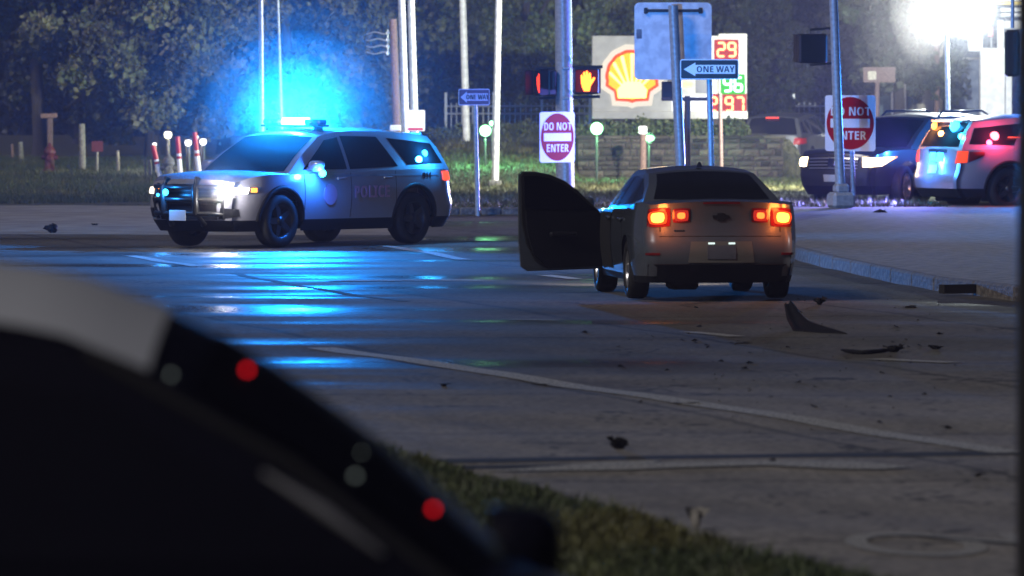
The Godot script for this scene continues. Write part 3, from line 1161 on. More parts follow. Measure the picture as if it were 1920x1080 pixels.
func build_ground():
	var xs := grid_axis([[-160.0, -30.0, 10.0], [-30.0, -12.0, 1.0], [-12.0, 13.0, 0.2], [13.0, 30.0, 1.0], [30.0, 160.0, 10.0]])
	var ds := grid_axis([[-60.0, -4.0, 4.0], [-4.0, 28.0, 1.0], [28.0, 50.0, 0.4], [50.0, 120.0, 1.5], [120.0, 158.0, 0.6], [158.0, 163.0, 0.2], [163.0, 190.0, 1.0], [190.0, 420.0, 10.0]])
	var g := []
	for x in xs:
		var r := []
		for d in ds:
			r.append(Vector3(x, land(x, d), -d))
		g.append(r)
	var st := new_st()
	cover(st, g, 1)
	struct("ground", st, M.soil)

	# the carriageway: one gently waved sheet with its own wet and dry patches
	var n := 1024
	var alb := Image.create(n, n, false, Image.FORMAT_RGB8)
	var rgh := Image.create(n, n, false, Image.FORMAT_RGB8)
	rng.seed = 71
	for j in n:
		var d := 24.0 + 112.0 * j / n
		var dry := 1.0 - smoothstep(50.0, 66.0, d)
		for i in n:
			var x := -16.0 + 32.0 * i / n
			var lane := x + 0.21 * d
			var a := noise.get_noise_2d(x * 14.0, d * 20.0)
			var b := noise.get_noise_2d(lane * 110.0, d * 5.0 + 900.0)
			var e := noise.get_noise_2d(x * 7.0 + 300.0, d * 25.0)
			var right := smoothstep(0.2, 3.2, x - 0.02 * (d - 70.0))
			var gutter := smoothstep(2.5, 5.0, x) * smoothstep(70.0, 74.0, d) * (1.0 - smoothstep(79.0, 83.0, d))
			var wet := clampf((1.0 - 0.8 * dry) * (1.0 - 0.6 * right) * (0.36 + 1.7 * e + 0.4 * a) + 0.22 * gutter, 0.0, 1.0)
			var base := lerpf(lerpf(0.1, 0.19, dry), 0.05, wet) * (1.0 + 0.25 * a + 0.25 * b)
			base *= rng.randf_range(0.8, 1.2)
			if absf(fposmod(lane + 0.02 * a, 3.6) - 1.8) < 0.05 or absf(fposmod(d + 0.2 * b, 6.0) - 3.0) < 0.06:
				base *= 0.6
			var crack := noise.get_noise_2d(x * 30.0 + 70.0 * a, d * 9.0 - 500.0)
			if absf(crack) < 0.012 and a > -0.1:
				base *= 0.45
			alb.set_pixel(i, j, Color(base * 1.05, base, base * 0.94).linear_to_srgb())
			var r := clampf(lerpf(0.9, 0.31, pow(wet, 1.3)) + 0.06 * b + rng.randf_range(-0.05, 0.05), 0.1, 1.0)
			rgh.set_pixel(i, j, Color(r, r, r))
	var m := mat(Color.WHITE, 1.0)
	m.metallic_specular = 0.13
	m.albedo_texture = ImageTexture.create_from_image(alb)
	m.roughness_texture = ImageTexture.create_from_image(rgh)
	m.texture_repeat = false
	M.road = m
	st = new_st()
	var rx := grid_axis([[-32.0, -8.0, 1.0], [-8.0, 10.0, 0.5], [10.0, 32.0, 1.0]])
	var rd := grid_axis([[24.0, 136.0, 0.5]])
	for i in rx.size() - 1:
		for j in rd.size() - 1:
			var v := []
			for k in [[0, 0], [1, 0], [1, 1], [0, 1]]:
				v.append(Vector2(rx[i + k[0]], rd[j + k[1]]))
			for k in [0, 1, 2, 0, 2, 3]:
				st.set_smooth_group(1)
				st.set_uv(Vector2((v[k].x + 16.0) / 32.0, (v[k].y - 24.0) / 112.0))
				st.add_vertex(Vector3(v[k].x, road_y(v[k].x, v[k].y), -v[k].y))
	struct("road", st, m)

	# raised island on the right, with a kerb of separate stones and a storm drain mouth
	var poly := PackedVector2Array([Vector2(2.9, 108.0), Vector2(3.55, 101.0), Vector2(4.0, 92.8), Vector2(4.76, 83.9), Vector2(5.44, 80.5), Vector2(7.4, 75.0), Vector2(16.0, 72.0), Vector2(16.0, 127.0), Vector2(3.2, 127.0)])
	st = new_st()
	var xf := Transform3D(Basis(Vector3.RIGHT, Vector3(0, 0, -1), Vector3.UP), Vector3.ZERO)
	var inner := Geometry2D.offset_polygon(poly, -0.15)[0]
	prism(st, inner, -0.05, 0.15, xf)
	struct("median_island", st, M.concrete)
	for i in poly.size():
		var a := poly[i]
		var b := poly[(i + 1) % poly.size()]
		if a.x > 9.0 or b.x > 17.0:
			continue
		var cnt := maxi(1, int(a.distance_to(b) / 1.5))
		for k in cnt:
			var p0 := a.lerp(b, float(k) / cnt)
			var p1 := a.lerp(b, float(k + 1) / cnt)
			var mid := (p0 + p1) / 2
			var dir := (p1 - p0).normalized()
			var inward := Vector2(-dir.y, dir.x)
			if not Geometry2D.is_point_in_polygon(mid + inward * 0.2, poly):
				inward = -inward
			mid += inward * 0.075
			st = new_st()
			box(st, Vector3(mid.x, 0.052, -mid.y), Vector3(0.145, 0.21, p0.distance_to(p1) - 0.012), Basis(Vector3.UP, atan2(dir.x, -dir.y)), 0.025)
			var o := struct("kerb_stone", st, M.kerb)
	st = new_st()
	box(st, Vector3(5.02, 0.075, -82.05), Vector3(0.62, 0.1, 0.12), Basis(Vector3.UP, 0.46))
	struct("storm_drain_mouth", st, M.under)
	# far kerb and pavement
	for k in 9:
		st = new_st()
		box(st, Vector3(-1.62 + 0.72 * (k + 0.5), 0.04, -127.0), Vector3(0.708, 0.2, 0.16), Basis.IDENTITY, 0.025)
		struct("kerb_stone", st, M.kerb)
	st = new_st()
	for k in 4:
		box(st, Vector3(-0.72 + 1.5 * k, 0.095, -131.6), Vector3(1.485, 0.06, 2.4), Basis.IDENTITY, 0.01)
	struct("pavement", st, M.concrete)
	# pale side road on the left
	st = new_st()
	var sr := []
	for i in 60:
		var x := -32.0 + 30.4 * i / 59.0
		var r := []
		for j in 14:
			var d := lerpf(112.0, 135.6, j / 13.0)
			r.append(Vector3(x, road_y(x, d) + 0.016 - (0.03 if j == 0 else 0.0), -d))
		sr.append(r)
	cover(st, sr, 1)
	struct("side_road", st, M.road_pale)
	# grass
	var tint := Color(0.05, 0.07, 0.024)
	tufts("grass_verge", "rough grass on the bank between the parked dark car and the road", 15000, func():
		var d := rng.randf_range(31.0, 49.5)
		var edge := -0.68 + (47.3 - d) * 0.21
		var x := edge - 0.06 - absf(rng.randfn(0, 1.1))
		if noise.get_noise_2d(x * 70, d * 22) < -0.12:   # bare patches
			x += rng.randf_range(-0.5, 0.2)
			d += rng.randf_range(-1.0, 1.0)
		return Vector3(x, land(x, d) - 0.01, -d), tint, 61, 0.5)
	tufts("grass_bank", "mown grass on the bank below the stone wall and the fuel station sign", 26000, func():
		var d := rng.randf_range(127.6, 172.0)
		var x := rng.randf_range(-2.2, 7.5)
		if d > 160.0 and x > 1.2 and x < 6.2:
			d = rng.randf_range(134.0, 159.6)
		return Vector3(x, land(x, d) - 0.01, -d), Color(0.06, 0.07, 0.028), 62, 0.8)
	tufts("grass_mound", "mown grass mound beyond the pale side road on the left", 24000, func():
		var d := rng.randf_range(137.5, 172.0)
		var x := rng.randf_range(-13.0, -2.2)
		return Vector3(x, land(x, d) - 0.01, -d), Color(0.04, 0.055, 0.02), 63, 0.8)

func build_markings():
	# worn lines on the wet carriageway, from where they lie in the photograph
	stripe("lane_line", on_road(600, 651), on_road(1895, 849), 0.27, M.line)
	stripe("lane_line", on_road(245, 480), on_road(372, 501), 0.2, M.line_worn)
	stripe("lane_line", on_road(718, 460), on_road(872, 487), 0.2, M.line_worn)
	stripe("lane_line", on_road(955, 600), on_road(1045, 601), 0.2, M.line_worn)
	stripe("lane_line", on_road(1290, 623), on_road(1382, 633), 0.2, M.line_worn)
	stripe("lane_line", on_road(1020, 516), on_road(1080, 522), 0.2, M.line)
	stripe("lane_line", on_road(1640, 672), on_road(1790, 682), 0.25, M.line_worn)
	for k in 5:
		stripe("crossing_bar", on_road(645 + k * 52, 529 - k * 0.6), on_road(700 + k * 52, 526 - k * 0.4), 0.55, M.line_worn)
	stripe("tar_seam", on_road(440, 512), on_road(560, 537), 0.12, M.tar, 0.004)
	stripe("tar_seam", on_road(560, 537), on_road(760, 566), 0.12, M.tar, 0.004)
	stripe("tar_seam", on_road(760, 869), on_road(1925, 848), 0.5, M.tar, 0.0035)
	stripe("tar_seam", on_road(800, 879), on_road(1180, 876), 0.25, M.tar, 0.0065)
	var st := new_st()
	# turn arrow seen almost edge-on
	var arrow := PackedVector2Array([on_road(905, 886), on_road(1130, 873), on_road(1240, 868), on_road(1225, 874), on_road(1460, 871), on_road(1600, 871), on_road(1715, 881), on_road(1650, 886), on_road(1560, 885), on_road(1440, 879), on_road(1280, 882), on_road(1180, 885)])
	sheet("turn_arrow_marking", arrow, 0.0095, M.line)
	var o_mid := on_road(1718, 1025)
	var ring := PackedVector2Array()
	var ring2 := PackedVector2Array()
	st = new_st()
	for k in 40:
		var p := []
		for q in [[0.36, 0.9, k], [0.36, 0.9, k + 1], [0.24, 0.66, k + 1], [0.24, 0.66, k]]:
			var a: float = TAU * q[2] / 40.0
			var v := o_mid + Vector2(q[0] * cos(a) - 0.06 * sin(a), q[1] * sin(a))
			p.append(Vector3(v.x, road_y(v.x, v.y) + 0.006, -v.y))
		quad(st, p[0], p[1], p[2], p[3], 1)
	struct("letter_o_marking", st, M.line_worn)
	stripe("letter_n_marking", on_road(1720, 1011), on_road(1935, 1027), 0.13, M.line_worn, 0.014)
	stripe("letter_n_marking", on_road(1895, 1008), on_road(1960, 1045), 0.13, M.line_worn, 0.0105)

func ground_at(px: float, d: float, dx := 0.0) -> Vector3:
	var x := gx(px, d) + dx
	return Vector3(x, land(x, d), -d)

func build_backdrop():
	# [label, px of the trunk, distance, height, crown radius, lowest leaves, clumps, tint, leaf kind]
	var grey := Color(0.12, 0.13, 0.068)
	var mid := Color(0.08, 0.105, 0.034)
	var dark := Color(0.045, 0.058, 0.032)
	var list := [
		["broad grey-green tree with drooping boughs behind the striped posts", 285, 170, 8.0, 2.0, 0.75, 5200, grey, 1],
		["dark leafy tree at the left edge of the picture, its boughs high over the mound", 75, 176, 8.5, 2.7, 2.6, 3800, mid, 0],
		["blue-lit tree just left of the thin leaning pole", 420, 178, 8.0, 1.9, 0.9, 4200, grey, 1],
		["blue-lit tree straight behind the roof lights of the police car", 545, 172, 8.0, 1.9, 0.7, 4600, grey, 1],
		["blue-lit tree left of the brown wooden pole", 655, 176, 7.0, 1.7, 0.6, 4200, grey, 1],
		["green tree with lit twigs between the white poles", 835, 190, 7.5, 1.5, 1.2, 3000, mid, 0],
		["dark green tree behind the purple signal pole", 985, 196, 8.5, 2.3, 0.9, 4200, mid, 0],
		["dark tree whose boughs hang above the shell sign", 1130, 200, 8.5, 2.4, 1.0, 4200, mid, 0],
		["dark tree right of the big sign back", 1370, 205, 8.5, 2.4, 0.8, 4000, dark, 0],
		["dark tree behind the blue signal pole", 1530, 208, 8.5, 2.4, 0.7, 4200, dark, 0],
		["dark tree with boughs hanging over the tan wall", 1690, 187, 8.0, 1.6, 1.9, 2800, dark, 0],
		["dark tree deep in the gap at the left, behind the wooden posts", 150, 205, 8.0, 2.4, 0.4, 3600, dark, 0],
	]
	var sd := 100
	for t in list:
		tree(t[0], ground_at(t[1], t[2]), t[3], t[4], t[5], t[6], t[7], sd, "", t[8])
		sd += 5
	# the wood that closes the view
	rng.seed = 77
	var blobs := []
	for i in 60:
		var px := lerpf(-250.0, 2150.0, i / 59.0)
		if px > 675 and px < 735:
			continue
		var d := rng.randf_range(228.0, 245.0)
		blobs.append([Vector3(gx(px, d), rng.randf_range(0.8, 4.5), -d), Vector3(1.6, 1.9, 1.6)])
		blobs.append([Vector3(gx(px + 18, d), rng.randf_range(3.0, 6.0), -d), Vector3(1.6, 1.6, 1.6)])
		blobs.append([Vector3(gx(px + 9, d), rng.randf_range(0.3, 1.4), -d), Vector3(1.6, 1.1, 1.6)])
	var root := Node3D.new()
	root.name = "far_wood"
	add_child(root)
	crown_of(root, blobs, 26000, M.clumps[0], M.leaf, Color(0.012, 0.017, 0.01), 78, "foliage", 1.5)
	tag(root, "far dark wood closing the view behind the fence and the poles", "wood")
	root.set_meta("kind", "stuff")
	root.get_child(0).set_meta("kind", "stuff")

func build_station():
	# stone wall of single stones
	var wall := thing("stone_wall", "low wall of rough brown stones below the fuel station sign", "wall")
	var x0 := gx(1083, 160)
	var x1 := gx(1470, 160)
	var st := new_st()
	box(st, Vector3((x0 + x1) / 2, 0.5, -160.25), Vector3(x1 - x0 - 0.04, 1.0, 0.26))
	obj("mortar", st, M.mortar, wall)
	rng.seed = 9
	var kinds := []
	for k in 8:
		st = new_st()
		var g := []
		for i in 5:
			var row := []
			for j in 4:
				var u := i / 4.0 - 0.5
				var v := j / 3.0 - 0.5
				var rim := 1.0 if i in [0, 4] or j in [0, 3] else 0.0
				row.append(Vector3(u * (1.0 + rng.randf_range(-0.1, 0.04)), v * (1.0 + rng.randf_range(-0.16, 0.04)), 0.0 if rim > 0 else rng.randf_range(0.5, 1.0)))
			g.append(row)
		cover(st, g, -1)
		st.generate_normals()
		kinds.append(st.commit())
	var y := 0.06
	while y < 0.98:
		var h := rng.randf_range(0.07, 0.16)
		h = minf(h, 1.03 - y)
		var x := x0
		while x < x1 - 0.06:
			var w := minf(rng.randf_range(0.1, 0.42), x1 - x)
			var o := inst("stone", kinds[rng.randi() % 8], M.stones[rng.randi() % 6], wall)
			o.position = Vector3(x + w / 2, y + h / 2 + rng.randf_range(-0.008, 0.008), -160.1)
			o.scale = Vector3(w - 0.012, h - 0.012, rng.randf_range(0.04, 0.1))
			x += w
		y += h
	x0 += 0.0
	var cx := x0 - 0.05
	rng.seed = 19
	while cx < x1:
		var w := rng.randf_range(0.4, 0.6)
		st = new_st()
		box(st, Vector3(cx + w / 2, 1.035, -160.22), Vector3(w - 0.012, 0.07, 0.42), Basis.IDENTITY, 0.015)
		obj("coping_stone", st, M.stones[rng.randi() % 6], wall)
		cx += w
	# plants along its top
	var kind_words := ["at the left end of the stone wall", "under the left edge of the shell sign", "under the shell emblem", "right of the small green lamp post", "left of the tall sign post", "between the two sign posts", "under the price figures", "at the right end of the stone wall"]
	for k in 6:
		var px := 1098 + k * 54.0
		shrub("low green bush " + kind_words[k] + ", spilling over its top", Vector3(gx(px, 161.6), 0.95, -161.6), 0.34, 0.3 + 0.08 * (k % 3), Color(0.085, 0.11, 0.04), 300 + k * 3, "bushes along the stone wall", 150)
	var bank_words := ["behind the white sign", "behind the arrow sign", "left of the stone-footed pole", "right of the stone-footed pole", "left of the no-entry sign"]
	for k in 5:
		var px := 830 + k * 52.0
		var gp := ground_at(px, 169.5)
		shrub("low bush on top of the grass bank " + bank_words[k], gp, 0.4, 0.32, Color(0.075, 0.095, 0.035), 340 + k * 3, "bushes on the grass bank", 140)
	# illuminated sign
	var d := 168.0
	var s := d / FOCAL_PX
	var root := thing("fuel_station_sign", "wide lit fuel station sign with a scallop emblem and price figures", "illuminated sign", at(1255, 222, d))
	var loc := func(px, py) -> Vector3: return Vector3((px - 1255) * s, (222 - py) * s, 0)
	st = new_st()
	box(st, loc.call(1228, 142) + Vector3(0, 0, -0.2), Vector3(236 * s, 150 * s, 0.4), Basis.IDENTITY, 0.02)
	obj("emblem_cabinet", st, M.sign_face, root)
	st = new_st()
	box(st, loc.call(1373.4, 140) + Vector3(0, 0, -0.2), Vector3(54 * s, 154 * s, 0.44), Basis.IDENTITY, 0.02)
	obj("price_cabinet", st, M.sign_face, root)
	st = new_st()
	box(st, loc.call(1256, 214) + Vector3(0, -0.02, -0.2), Vector3(292 * s, 15 * s, 0.52), Basis.IDENTITY, 0.015)
	obj("base_ledge", st, M.sign_face, root)
	for px in [1160, 1350]:
		st = new_st()
		box(st, loc.call(px, 222) + Vector3(0, -0.28, -0.2), Vector3(0.3, 0.5, 0.3))
		obj("leg", st, M.stones[3], root)
	var ec: Vector3 = loc.call(1185, 143)
	var er := 50.0 * s
	var emblem := Node3D.new()
	emblem.name = "emblem_light"
	root.add_child(emblem, true)
	emblem.position = ec
	flat_plate("halo_light", shell_outline(er * 1.2), 0.004, 0.03, M.shell_halo, emblem)
	flat_plate("red_outline_light", shell_outline(er), 0.032, 0.05, M.shell_red, emblem)
	flat_plate("gold_field_light", shell_outline(er * 0.88), 0.052, 0.06, M.shell_gold, emblem)
	for k in 7:
		var a := deg_to_rad(lerpf(8.0, 172.0, k / 6.0))
		var w := 0.085
		var foot := Vector2(cos(a) * 0.12, -0.6 + 0.06 * sin(a))
		var poly := PackedVector2Array([foot + Vector2(-sin(a), cos(a)) * -0.03, Vector2(cos(a - w), sin(a - w)) * 0.83, Vector2(cos(a), sin(a)) * 0.87, Vector2(cos(a + w), sin(a + w)) * 0.83, foot + Vector2(-sin(a), cos(a)) * 0.03])
		for i in poly.size():
			poly[i] *= er
		flat_plate("rib_light", poly, 0.062, 0.07, M.shell_rib, emblem)
	var base := PackedVector2Array([Vector2(-0.52, -0.82), Vector2(0.52, -0.82), Vector2(0.56, -0.5), Vector2(0.3, -0.2), Vector2(-0.3, -0.2), Vector2(-0.56, -0.5)])
	for i in base.size():
		base[i] *= er
	flat_plate("base_light", base, 0.0615, 0.068, M.shell_rib, emblem)
	# price rows
	var rows := [[93, "29", M.price_red, M.price_back_red, 1362.0], [158, "96", M.price_green, M.price_back_green, 1374.0], [195, "97", M.price_red, M.price_back_red, 1377.0]]
	for r in rows:
		var row := Node3D.new()
		row.name = "price_row_light"
		root.add_child(row, true)
		row.position = loc.call(r[4], r[0]) + Vector3(0, 0, 0.024)
		flat_plate("row_panel_light", rounded(46 * s, 38 * s, 0.02), -0.004, 0.002, r[3], row)
		digit(row, r[1][0], Vector3(-10 * s, 0, 0.006), 13 * s, 25 * s, r[2])
		digit(row, r[1][1], Vector3(10 * s, 0, 0.006), 13 * s, 25 * s, r[2])
	for q in [[1337.0, 195.0, "2"]]:
		var row := Node3D.new()
		row.name = "price_row_light"
		root.add_child(row, true)
		row.position = loc.call(q[0], q[1]) + Vector3(0, 0, 0.012)
		flat_plate("row_panel_light", rounded(24 * s, 38 * s, 0.02), -0.004, 0.0, M.price_back_red, row)
		digit(row, q[2], Vector3(0, 0, 0.006), 13 * s, 25 * s, M.price_red)
	flat_plate("red_slot_light", rounded(22 * s, 9 * s, 0.02), 0.006, 0.012, M.price_red, root, loc.call(1287, 158))
	for q in [[1262, 158, 22, 34], [1317, 160, 26, 30]]:
		flat_plate("dark_panel", rounded(q[2] * s, q[3] * s, 0.02), 0.003, 0.008, M.signal_lens, root, loc.call(q[0], q[1]))
	flat_plate("notice_panel", rounded(72 * s, 34 * s, 0.02), 0.003, 0.008, M.sign_white, root, loc.call(1295, 196))
	var al := AreaLight3D.new()
	al.name = "sign_glow"
	al.area_size = Vector2(1.2, 1.2)
	al.light_energy = 1.0
	al.light_color = c(1.0, 0.75, 0.35)
	al.area_range = 60.0
	al.shadow_enabled = true
	root.add_child(al)
	al.transform = Transform3D(Basis(Vector3.UP, PI) * Basis(Vector3.UP, PI), ec + Vector3(0, 0, 0.12))
	al.rotation.y = PI
	# railing behind
	var fence := thing("metal_railing", "long pale metal railing with thin upright bars behind the white poles", "fence")
	var fd := 175.0
	for span in [[836, 1112, 197.0], [1398, 1560, 197.0]]:
		fd = 175.0 if span[0] < 1000 else 205.0
		for yy in [199.0, 213.0, 247.0]:
			st = new_st()
			tube(st, [at(span[0], yy, fd), at(span[1], yy, fd)], [0.028], 6)
			obj("rail", st, M.rail, fence)
		var px: float = span[0]
		var k := 0
		while px < span[1]:
			st = new_st()
			var p := at(px, 251.0, fd)
			var post := k % 9 == 0
			box(st, Vector3(p.x, (p.y + EYE - (193.0 - HORIZON) * fd / FOCAL_PX) / 2, p.z), Vector3(0.06 if post else 0.02, EYE - (193.0 - HORIZON) * fd / FOCAL_PX - p.y + (0.5 if post else 0.0), 0.06 if post else 0.02))
			obj("post" if post else "bar", st, M.rail, fence)
			px += 10.0
			k += 1
	# buildings at the right
	var b := thing("station_building", "tan rendered station wall with a green bay, right of the tan pole", "building")
	var bd := 196.0
	var wallbox := func(called, l, t, r, bot, m, dd, thick):
		var s2 := new_st()
		var a := at(l, t, dd)
		var e := at(r, bot, dd)
		box(s2, Vector3((a.x + e.x) / 2, (a.y + e.y) / 2, -dd - thick / 2), Vector3(e.x - a.x, a.y - e.y, thick), Basis.IDENTITY, 0.01)
		return obj(called, s2, m, b)
	wallbox.call("green_bay", 1630, 116, 1698, 330, M.green_wall, bd - 1.0, 3.0)
	wallbox.call("wall", 1700, -60, 1768, 330, M.plaster, bd - 0.6, 3.0)
	wallbox.call("white_corner_trim", 1695, 112, 1699, 330, M.white_wall, bd - 1.3, 0.2)
	wallbox.call("downpipe", 1671, 150, 1675, 330, M.pole_white, bd - 1.25, 0.08)
	wallbox.call("blue_bay", 1770, 112, 1836, 330, M.blue_wall, bd - 0.2, 3.0)
	wallbox.call("ledge", 1770, 108, 1836, 112, M.white_wall, bd - 0.5, 0.4)
	wallbox.call("meter_box", 1715, 176, 1722, 184, M.signal_black, bd - 0.7, 0.08)
	wallbox.call("upper_fascia", 1725, -40, 1762, 12, M.white_wall, bd - 1.4, 0.5)
	var col := thing("canopy_column", "broad white canopy column glaring under the floodlight", "column")
	var wb := func(called, l, t, r, bot, m, dd, thick):
		var s2 := new_st()
		var a := at(l, t, dd)
		var e := at(r, bot, dd)
		box(s2, Vector3((a.x + e.x) / 2, (a.y + e.y) / 2, -dd - thick / 2), Vector3(e.x - a.x, a.y - e.y, thick), Basis.IDENTITY, 0.012)
		return obj(called, s2, m, col)
	wb.call("shaft", 1838, 90, 1884, 330, M.white_wall, 184.0, 0.5)
	wb.call("side_panel", 1885, 140, 1897, 330, M.white_wall, 184.1, 0.4)
	wb.call("upper_block", 1816, 40, 1842, 96, M.white_wall, 184.2, 0.4)
	wb.call("arm", 1870, 38, 1882, 90, M.white_wall, 184.1, 0.2)
	var can := thing("station_canopy", "striped white and yellow canopy edge at the top right", "canopy")
	var cb := func(called, l, t, r, bot, m, dd, thick):
		var s2 := new_st()
		var a := at(l, t, dd)
		var e := at(r, bot, dd)
		box(s2, Vector3((a.x + e.x) / 2, (a.y + e.y) / 2, -dd - thick / 2), Vector3(e.x - a.x, a.y - e.y, thick), Basis.IDENTITY, 0.012)
		return obj(called, s2, m, can)
	cb.call("yellow_band", 1850, 3, 1990, 9, M.yellow, 185.0, 3.0)
	cb.call("white_band", 1876, 15, 1990, 22, M.white_wall, 185.0, 3.0)
	cb.call("white_band", 1876, 25, 1990, 31, M.white_wall, 185.0, 3.0)
	cb.call("grey_band", 1878, 39, 1990, 54, M.sign_face, 185.0, 3.0)
	cb.call("soffit", 1850, -8, 1990, 2, M.white_wall, 185.05, 3.0)
	cb.call("support", 1930, 54, 1950, 330, M.white_wall, 186.0, 0.3)
	var sg := thing("dark_signal_head", "dark traffic signal head seen from behind, beside the white column", "traffic signal")
	st = new_st()
	var sp := at(1898, 100, 118)
	box(st, sp, Vector3(0.24, 0.74, 0.2), Basis.IDENTITY, 0.04)
	obj("housing", st, M.signal_black, sg)
	st = new_st()
	tube(st, [sp + Vector3(0, 0.4, 0), sp + Vector3(0, 2.2, 0)], [0.03], 8)
	obj("hanger", st, M.galv, sg)
	var rs := thing("red_notice", "small red notice on a thin post below the floodlight", "sign")
	st = new_st()
	box(st, at(1857, 60, 183.5), Vector3(0.12, 0.24, 0.03), Basis.IDENTITY, 0.008)
	obj("board", st, M.red_plastic, rs)
	st = new_st()
	tube(st, [at(1858, 70, 183.56), at(1858, 92, 183.56)], [0.02], 8)
	obj("post", st, M.galv, rs)
	# the floodlight
	bloom_fog("lamp_bloom_fog", "added fog halo standing for the lens bloom of the glaring floodlight", at(1812, 20, 145), [[0.6, 0.02], [1.0, 0.009], [1.5, 0.004], [2.1, 0.0013], [2.8, 0.0006]])
	var fl := thing("floodlight", "glaring white floodlight on the tall pole at the top right", "floodlight")
	var fp := at(1812, 20, 145)
	st = new_st()
	box(st, fp + Vector3(0, 0.24, 0), Vector3(0.5, 0.1, 0.5), Basis.IDENTITY, 0.03)
	obj("hood", st, M.galv, fl)
	st = new_st()
	box(st, fp, Vector3(0.44, 0.36, 0.4), Basis.IDENTITY, 0.05)
	obj("light_globe", st, M.flood, fl)
	st = new_st()
	tube(st, [fp + Vector3(0, 0.25, 0), at(1777, -6, 145)], [0.03], 8)
	obj("arm", st, M.galv, fl)
	omni(fl, fp, c(0.88, 1.0, 0.96), 75.0, 0.12)
	spot(fl, fp + Vector3(0, -0.02, -0.22), Vector3(0.03, -0.03, -1), c(0.95, 1.0, 0.93), 1900.0, 17.0, 0.12)  # added beam standing in for the canopy lamps that light the station
	spot(fl, fp + Vector3(-0.24, -0.05, -0.08), Vector3(-0.82, -0.1, -0.5), c(1.0, 1.0, 0.84), 560.0, 62.0, 0.12)
	# little van-like car parked on the lot
	var sp2 := suv_params()
	sp2.paint = M.grey_paint
	sp2.low = M.grey_paint
	sp2.flare = 0.0
	sp2.rim = M.rim_silver
	var small := car("parked_car", "small dark grey estate car parked behind the stone wall, seen from behind", "car", sp2)
	for sx in [-1.0, 1.0]:
		lamp_patch(small, "tail_light", -1, [Vector2(sx * 0.62, 0.86), Vector2(sx * 1.1, 0.9), Vector2(sx * 1.12, 1.04), Vector2(sx * 0.66, 1.04)], M.red_plastic)
	st = new_st()
	patch(st, -1, rect(-0.2, 0.7, 0.2, 0.84), 0.01, 4, 2)
	obj("number_plate", st, M.sign_white, small)
	st = new_st()
	box(st, Vector3(0, 1.575, -2.2), Vector3(0.36, 0.035, 0.03))
	obj("brake_light", st, M.tail_lamp, small)
	small.position = Vector3(gx(1480, 190), 0.0, -190)
	small.position.y = 2.5 - (212 - HORIZON) * 190 / FOCAL_PX - 1.62
	small.rotation.y = PI - 0.25
	small.scale = Vector3(0.93, 0.96, 0.93)

